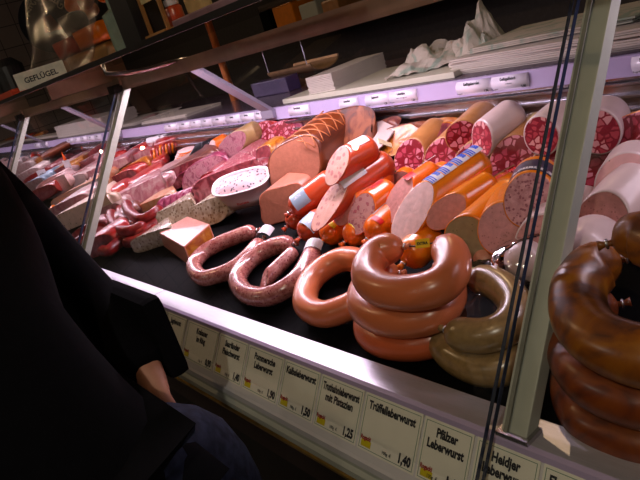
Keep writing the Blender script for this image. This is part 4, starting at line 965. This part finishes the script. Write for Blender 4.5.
def crumpled(name, label, c, w, h, dd, sd, rot=0):
    n = 22; vs = []; fs = []; R = Matrix.Rotation(rot, 3, 'Z')
    for i in range(n + 1):
        for j in range(n + 1):
            u = i / n * 2 - 1; v = j / n * 2 - 1
            z = h * (max(0, 1 - abs(u) ** 1.5) * max(0, 1 - abs(v) ** 1.5)) * (.3 + 1.1 * abs(noise.noise(Vector((u * 1.5, v * 1.5, sd))))) + h * .16 * abs(noise.noise(Vector((u * 4, v * 4, sd))))
            q = R @ Vector((u * w + .012 * noise.noise(Vector((u * 3, v * 3, sd + 5))), v * dd + .012 * noise.noise(Vector((u * 3, v * 3, sd + 9))), 0)); vs.append((q.x, q.y, z + .001))
    fs = [(i * (n + 1) + j, (i + 1) * (n + 1) + j, (i + 1) * (n + 1) + j + 1, i * (n + 1) + j + 1) for i in range(n) for j in range(n)]
    o = ob(name, mkmesh(name, vs, fs, gp, False)); o.location = c; return tag(o, label, 'paper')
crumpled('wrapping_paper', 'crumpled printed wrapping paper on the cutting board, nearer heap', Vector((atz(425, 68, 1.2).x, 1.30, WZ + .014)), .11, .10, .08, 1.3, .4)
crumpled('wrapping_paper', 'crumpled wrapping paper with upright peaked corners, right heap', Vector((atz(462, 62, 1.2).x, 1.33, WZ + .014)), .075, .16, .06, 7.7, -.3)
kn = MB().bar(Vector((atz(338, 84, 1.2).x, 1.19, WZ + .018)), Vector((atz(372, 62, 1.2).x, 1.44, WZ + .020)), .012, .003)
placed(kn, 'knife', black, 'thin dark knife lying between paper stack and crumpled paper', 'knife', Vector((atz(338, 84, 1.2).x, 1.19, WZ)))
# steel trough hung on wire hooks, pole, boxes behind
tr = aty(300, 64, 1.50)
def trough():
    root = thing('hanging_scale_pan', 'tan curved metal pan hanging on wires behind the light beam', 'scale pan', tr)
    prof = [(math.cos(a) * .07, math.sin(a) * .035) for a in [PI + PI * i / 12 for i in range(13)]]
    m = MB(); x0, x1 = -.13, .15; pr = prof + [(y * .93, z * .93 + .001) for y, z in reversed(prof)]
    m.prism(pr, x0, x1); m.build('pan', solid('tan_metal', (.50, .33, .20), .35, .6), root)
    for x in (x0 + .01, x1 - .02): MB().tube([(x, -.068, 0), (x, -.068, .09)], .0018, 6).build('wire', steel, root)
trough()
q = aty(226, 75, 1.42); placed(MB().tube([(q.x, 1.42, WZ), (q.x, 1.42, 1.62)], .016, 14), 'pole', solid('copper_pole', (.45, .16, .07), .35, .7), 'reddish brown metal pole standing behind the nearer strut', 'pole', Vector((q.x, 1.42, WZ)))
q = aty(285, 88, 1.45); placed(MB().box((q.x - .12, 1.38, WZ), (q.x + .12, 1.44, WZ + .055)), 'storage_box', solid('dark_violet_plastic', (.06, .04, .11), .4), 'dark violet box on the worktop below the hanging pan', 'box', Vector((q.x, 1.46, WZ)), .004)
# back shelf with packs seen above the beam
placed(MB().box((-3.4, 2.35, 1.34), (.3, 2.79, 1.37)), 'wall_shelf', solid('dark_wood', (.10, .06, .04), .5), 'dark shelf on the back wall above the worktop', 'shelf', Vector((-1.5, 2.79, 1.34)))
for i, (px, w, h, mt) in enumerate(((296, .20, .16, c_amber), (322, .16, .12, board), (345, .14, .10, c_brown), (408, .26, .10, c_tan), (634, .12, .22, c_brown), (276, .10, .18, blacktray))):
    q = aty(px, 20, 2.5)
    placed(MB().box((q.x - w / 2, 2.42, 1.3705), (q.x + w / 2, 2.6, 1.3705 + h)), 'food_pack', mt, ('yellow pack', 'cream pack', 'brown pack', 'wide tan pack', 'tall brown pack', 'black pack')[i] + ' standing on the dim back shelf', 'pack', Vector((q.x, 2.5, 1.3705)), .012)

# ------------------------------------------------------------------ on the glass shelf
SZ = 1.4563
def sp(px, py, y=.64): return aty(px, py, y)
def stand(px, py, y=.64): q = aty(px, py, y); return Vector((q.x, y, SZ))
pk = 'stacked sausage packs on the glass shelf'
for i, (px, w, dz, mt, lbl) in enumerate(((62, .16, 0, c_brown, 'brown sausage pack at the left foot of the stack'), (88, .34, 0, c_tan, 'long tan sausage pack, bottom of the stack'),
                                         (70, .18, .055, c_red, 'dark red sausage pack on the long tan pack'), (98, .22, .055, c_amber, 'yellow ended sausage pack on the long tan pack'), (84, .14, .11, black, 'small black pack on top of the stack'))):
    p = stand(px, 60, .72); p.z += dz
    r = chub('sausage_pack', lbl, 'sausage pack', p + Vector((-w / 2, 0, .028)), (1, .1, 0), (.034, .027), mt, fatw, L=w, pw=3, end='round', group=pk)
q = stand(42, 78, .60)
r = thing('shelf_sign', 'small lit white sign card with writing on the glass shelf', 'sign', q); r.rotation_euler = (0, 0, math.radians(62))
MB().box((-.075, -.001, 0), (.075, .001, .05)).build('card', solid('sign_white', (.85, .85, .70), .5), r)
me = text_mesh('GEFLÜGEL', .022, 0, .0006, 1, 'CENTER'); me.materials.append(ink); o = ob('print', me, r); o.location = (0, -.0016, .017); o.rotation_euler = (PI / 2, 0, 0)
# big clear bag leaning over the packs
bagm = clear('smoky_film', (.80, .74, .66), .99, .25, .03)
q = stand(50, 60, .66); vs = []; fs = []; n = 20
for i in range(n + 1):
    for j in range(n + 1):
        u = i / n; v = j / n; vs.append((-.30 + .62 * u + .28 * v, .02 * noise.noise(Vector((u * 5, v * 5, 2))) + .06 * v, .42 * v * (1 - .35 * u) + .001))
fs = [(i * (n + 1) + j, (i + 1) * (n + 1) + j, (i + 1) * (n + 1) + j + 1, i * (n + 1) + j + 1) for i in range(n) for j in range(n)]
me = mkmesh('gift_basket_film', vs, fs, bagm); o = ob('gift_basket_film', me); md = o.modifiers.new('s', 'SOLIDIFY'); md.thickness = .001; o.location = q
tag(o, 'tall smoky clear film wrap standing over the sausage packs', 'plastic film')
for i, (px, py, c, rz) in enumerate(((72, 12, c_amber, .05), (84, 20, c_brown, .04), (94, 8, c_amber, .04), (106, 22, c_red, .05), (66, 30, c_brown, .035), (118, 12, c_tan, .04))):
    p = aty(px, py, .80)
    chub('gift_sausage', ('amber sausage upright high in the clear wrap', 'brown sausage under the amber one in the wrap', 'amber sausage right of the upright one', 'red sausage at the right of the wrap', 'brown sausage low left in the wrap', 'tan sausage right end of the wrap')[i],
         'sausage', Vector((p.x, .80 + i * .015, max(SZ + .18, p.z))), (.5, .1, .5 - i * .12), .024, c, front='round', L=.11)
q = stand(143, 45, .62); placed(MB().box((q.x - .045, .60, SZ), (q.x + .045, .70, SZ + .115)), 'black_box', black, 'plain black box on the glass shelf by the wooden stand', 'box', Vector((q.x, .65, SZ)), .002)
q = stand(122, 50, .64); placed(MB().tube([(q.x, .66, SZ), (q.x, .66, SZ + .09), (q.x, .66, SZ + .10), (q.x, .66, SZ + .125)], [.034, .034, .014, .014], 20), 'jar', solid('greenish_glass', (.20, .26, .20), .2, coat=.6), 'greenish grey jar left of the black box', 'jar', Vector((q.x, .66, SZ)))
q = stand(160, 36, .62); r = thing('card_stand', 'small brown wooden stand right of the black box', 'stand', q)
wd_ = solid('brown_wood', (.35, .18, .08), .5)
MB().box((-.045, 0, 0), (-.038, .007, .20)).box((.038, 0, 0), (.045, .007, .20)).build('upright', wd_, r); MB().box((-.05, -.01, 0), (.05, .05, .010)).build('foot', wd_, r)
MB().box((-.036, .002, .07), (.036, .005, .17)).build('card', solid('cream_card', (.60, .48, .26), .6), r)
me = text_mesh('1,10', .02, 0, .0006, 1, 'CENTER'); me.materials.append(ink); o = ob('print', me, r); o.location = (0, .0015, .10); o.rotation_euler = (PI / 2, 0, 0)
q = stand(179, 25, .66); r = thing('mustard_jar', 'small red jar with white lid on the glass shelf', 'jar', q)
MB().tube([(0, 0, 0), (0, 0, .045), (0, 0, .05)], [.018, .018, .013], 16).build('glass', c_red, r, True); MB().tube([(0, 0, .05), (0, 0, .062)], .015, 16).build('lid', p_white, r)
q = stand(200, 12, .70); placed(MB().box((q.x - .05, .70, SZ), (q.x + .05, .704, SZ + .12)), 'price_board', solid('board_cream', (.62, .46, .24), .6), 'cream price board standing behind the red jar', 'board', Vector((q.x, .70, SZ)))
q = stand(225, 12, .62); placed(MB().box((q.x - .16, .60, SZ), (q.x + .24, .68, SZ + .016)), 'long_tray', solid('mauve_metal', (.34, .22, .26), .4, .4), 'long flat mauve metal tray along the front of the glass shelf', 'tray', Vector((q.x, .64, SZ)), .003)
q = stand(10, 96, .66); placed(MB().box((q.x - .12, .64, SZ), (q.x + .12, .74, SZ + .03)), 'food_pack', c_red, 'flat red pack at the far left of the glass shelf', 'pack', Vector((q.x, .68, SZ)), .004)
q = stand(8, 70, .70); placed(MB().tube([(q.x, .7, SZ), (q.x, .7, SZ + .12), (q.x, .7, SZ + .15)], [.06, .06, .03], 24), 'jar', black, 'dark round jar at the far left of the glass shelf', 'jar', Vector((q.x, .7, SZ)))
# round sign on the tiled wall
q = atx(50, 22, -6.99); r = thing('wall_sign', 'round dark sign reading Geflügel on the tiled far wall', 'sign', Vector((-6.999, q.y, q.z)))
vs = [(0, .30 * math.cos(2 * PI * i / 48), .30 * math.sin(2 * PI * i / 48)) for i in range(48)]
MB().add([(x, y, z) for x, y, z in vs] + [(.012, y, z) for x, y, z in vs], [tuple(range(48))[::-1], tuple(range(48, 96))] + [(i, (i + 1) % 48, 48 + (i + 1) % 48, 48 + i) for i in range(48)]).build('disc', solid('sign_dark', (.03, .03, .035), .5), r)
for i, ch in enumerate('GEFLÜGEL'):
    a = math.radians(150 - i * 17); me = text_mesh(ch, .09, 0, .002, 1, 'CENTER'); me.materials.append(solid('sign_letter', (.55, .50, .38), .6))
    o = ob('letter', me, r); y = -math.cos(a) * .215; z = math.sin(a) * .215
    o.matrix_local = Matrix.Translation((.014, -y * -1, z)) @ Matrix(((0, 0, 1, 0), (1, 0, 0, 0), (0, 1, 0, 0), (0, 0, 0, 1))) @ Matrix.Rotation(a - PI / 2, 4, 'Z')
MB().add([(.013, -.09, -.09), (.013, .09, -.09), (.013, .03, .07), (.013, -.05, .05), (.016, -.09, -.09), (.016, .09, -.09), (.016, .03, .07), (.016, -.05, .05)],
         [(0, 1, 2, 3), (7, 6, 5, 4), (0, 4, 5, 1), (1, 5, 6, 2), (2, 6, 7, 3), (3, 7, 4, 0)]).build('emblem', solid('sign_red', (.30, .07, .04), .6), r)
# ceiling lamps that the spot lights belong to
for i, (x, y, z) in enumerate(LAMPS):
    r = thing('ceiling_lamp', ('nearest', 'second', 'third', 'rear', 'right')[i] + ' small round ceiling spot lamp', 'lamp', (x, y, 2.75))
    MB().tube([(0, 0, -.25), (0, 0, 0)], .006, 8).build('rod', black, r); MB().tube([(0, 0, -.25), (0, 0, -.19), (0, 0, -.185)], [.045, .03, .01], 20, False).build('shade', black, r, True)

# ------------------------------------------------------------------ the customer
def skinned(name, chains, mat, parent, sub=2):
    """chains: list of point lists [(x,y,z,r), ...]; a chain starting with an int index joins that vertex"""
    vs = []; es = []; rs = []
    for ch in chains:
        prev = None
        for it in ch:
            if isinstance(it, int): prev = it; continue
            vs.append(it[:3]); rs.append(it[3]); k = len(vs) - 1
            if prev is not None: es.append((prev, k))
            prev = k
    me = bpy.data.meshes.new(name); me.from_pydata(vs, es, []); o = ob(name, me)
    sk = o.modifiers.new('skin', 'SKIN'); sk.use_smooth_shade = True
    for i, d in enumerate(me.skin_vertices[0].data): r = rs[i]; d.radius = r if isinstance(r, tuple) else (r, r); d.use_root = (i == 0)
    sb = o.modifiers.new('sub', 'SUBSURF'); sb.levels = sub; sb.render_levels = sub
    bpy.context.view_layer.update()
    m2 = bpy.data.meshes.new_from_object(o.evaluated_get(bpy.context.evaluated_depsgraph_get())); m2.name = name
    bpy.data.objects.remove(o); m2.materials.clear(); m2.materials.append(mat); m2.polygons.foreach_set('use_smooth', [True] * len(m2.polygons))
    return ob(name, m2, parent)
skin = solid('skin', (.55, .30, .22), .5, var=.08); coat = solid('black_cloth', (.0035, .0035, .005), .95, bs=.3, spec=.1, scale=60); denim = solid('dark_denim', (.020, .027, .052), .9, var=.5, scale=60, spec=.2)
hairm = solid('dark_hair', (.015, .010, .008), .7, scale=120, stretch=(1, 1, .2))
per = thing('person', 'person in a black coat and dark jeans leaning along the counter', 'person', (-.92, .02, 0))
O = Vector((-.92, .02, 0))
def rel(l): return [x if isinstance(x, int) else (x[0] - O.x, x[1] - O.y, x[2] - O.z, x[3]) for x in l]
W_ = (-.985, .252, .995)                          # right wrist, hand on the hip pocket
body = [[(-.86, .03, .95, .09), (-.98, .03, 1.10, .10), (-1.14, .03, 1.24, .11), (-1.27, .03, 1.36, .085), (-1.36, .03, 1.43, .055), (-1.43, .03, 1.48, .055), (-1.50, .03, 1.54, .085), (-1.55, .03, 1.61, .085), (-1.57, .03, 1.67, .05)],
        [2, (-1.22, .18, 1.31, .055), (-1.215, .235, 1.150, .034), (-1.12, .253, 1.05, .028), (W_[0], W_[1], W_[2], .026), (-.945, .245, .955, .032)],
        [2, (-1.22, -.12, 1.31, .055), (-1.25, -.17, 1.08, .042), (-1.38, -.12, 1.02, .034), (-1.48, -.06, 1.02, .026), (-1.53, -.03, 1.02, .030)],
        [0, (-.87, .14, .86, .07), (-.90, .20, .50, .058), (-.86, .20, .10, .042), (-.93, .20, .045, .035), (-1.05, .20, .035, .030)],
        [0, (-.90, -.07, .86, .085), (-1.08, -.08, .50, .058), (-1.12, -.08, .10, .042), (-1.19, -.08, .045, .035), (-1.31, -.08, .035, .030)],
        [13, (-.925, .262, .940, .009), (-.925, .266, .915, .008), (-.935, .266, .896, .007)]]
fing = []
def hand(ix, base, d, side, nrm):
    base = Vector(base); d = Vector(d).normalized(); side = Vector(side).normalized(); nrm = Vector(nrm).normalized(); out = []
    for k, (off, ln) in enumerate(((-.030, .070), (-.010, .080), (.010, .076), (.028, .060))):
        a = base + side * off; b = a + d * ln * .55 - nrm * .006; c = b + d * ln * .35 - nrm * .018
        out.append([ix, (*a, .0105), (*b, .0088), (*c, .0072)])
    a = base - d * .045 - side * .034; out.append([ix, (*a, .012), (*(a + d * .028 - side * .022), .010), (*(a + d * .052 - side * .028 - nrm * .008), .008)])
    return out
body.pop()
cnt = [sum(1 for x in l if not isinstance(x, int)) for l in body]
iR = cnt[0] + cnt[1] - 1; iL = cnt[0] + cnt[1] + cnt[2] - 1
body += hand(iR, (-.925, .238, .935), (.25, -.05, -.9), (.9, 0, .35), (0, -1, 0)) + hand(iL, (-1.56, -.02, 1.015), (-1, .25, -.1), (.25, 1, 0), (0, 0, 1))
skinned('body', [rel(l) for l in body], skin, per, 2)
jacket = [[(-.86, .03, 1.00, .155), (-.98, .03, 1.12, .16), (-1.14, .03, 1.26, .165), (-1.25, .03, 1.36, .12), (-1.34, .03, 1.42, .08)],
          [2, (-1.22, .17, 1.31, .085), (-1.215, .235, 1.150, .058), (-1.12, .255, 1.05, .052), (-.985, .252, .990, .054), (-.945, .245, .962, .055)],
          [2, (-1.22, -.12, 1.31, .085), (-1.25, -.17, 1.09, .07), (-1.37, -.12, 1.02, .058), (-1.46, -.07, 1.02, .045)],
          [0, (-.86, .05, .94, .165)]]
skinned('coat', [rel(l) for l in jacket], coat, per)
jeans = [[(-.83, .08, .93, .14), (-.83, .10, .88, .14)], [1, (-.87, .22, .80, .125), (-.89, .20, .50, .085), (-.86, .20, .11, .07)], [1, (-.90, -.07, .78, .105), (-1.07, -.08, .50, .082), (-1.12, -.08, .11, .07)]]
skinned('jeans', [rel(l) for l in jeans], denim, per)
shoe = [[(-.84, .20, .045, .05), (-.95, .20, .04, .05), (-1.06, .20, .03, .035)]]
skinned('shoe', [rel(l) for l in shoe], black, per); skinned('shoe', [rel([(x - .26, y - .28, z, r) for x, y, z, r in shoe[0]])], black, per)
# head details: nose, ears, hair
skinned('hair', [rel([(-1.45, .03, 1.56, .085), (-1.50, .03, 1.64, .098), (-1.55, .03, 1.69, .080)])], hairm, per)
skinned('nose', [rel([(-1.600, .03, 1.58, .012), (-1.622, .03, 1.555, .014)])], skin, per, 1)
for s in (-1, 1):
    skinned('ear', [rel([(-1.49, .03 + s * .088, 1.55, (.012, .02)), (-1.48, .03 + s * .094, 1.59, (.010, .018))])], skin, per, 1)
    skinned('eye', [rel([(-1.600, .03 + s * .032, 1.612, .010), (-1.602, .03 + s * .032, 1.611, .009)])], p_white, per, 1)
skinned('mouth', [rel([(-1.583, .005, 1.512, .006), (-1.590, .03, 1.510, .008), (-1.583, .055, 1.512, .006)])], solid('lips', (.45, .16, .13), .5), per, 1)
# shoulder bag with a raised flap at the right hip
bo = Vector((-1.03, .30, 1.03)); bag = thing('shoulder_bag', 'black shoulder bag with raised pointed flap at the coat side', 'bag', bo)
f0 = [aty(*p, .315) for p in ((104, 292), (116, 289), (133, 289), (138, 297), (141, 312), (146, 322), (120, 318))]
n = len(f0); v = [p - bo for p in f0] + [p - bo - Vector((0, .012, 0)) for p in f0]
MB().add(v, [tuple(range(n)), tuple(range(n, 2 * n))[::-1]] + [(i, (i + 1) % n, n + (i + 1) % n, n + i) for i in range(n)]).build('flap', coat, bag)
MB().box((-.12, -.03, -.09), (.10, .005, .05)).build('pouch', coat, bag, bevel=.015)
c = aty(134, 309, .30) - bo
MB().tube([c, c + Vector((.018, 0, -.008))], .004, 8).build('flap_glint', solid('copper_glint', (.6, .28, .12), .3, .8), bag, True)  # orange glint on the flap, put in as a small copper rod
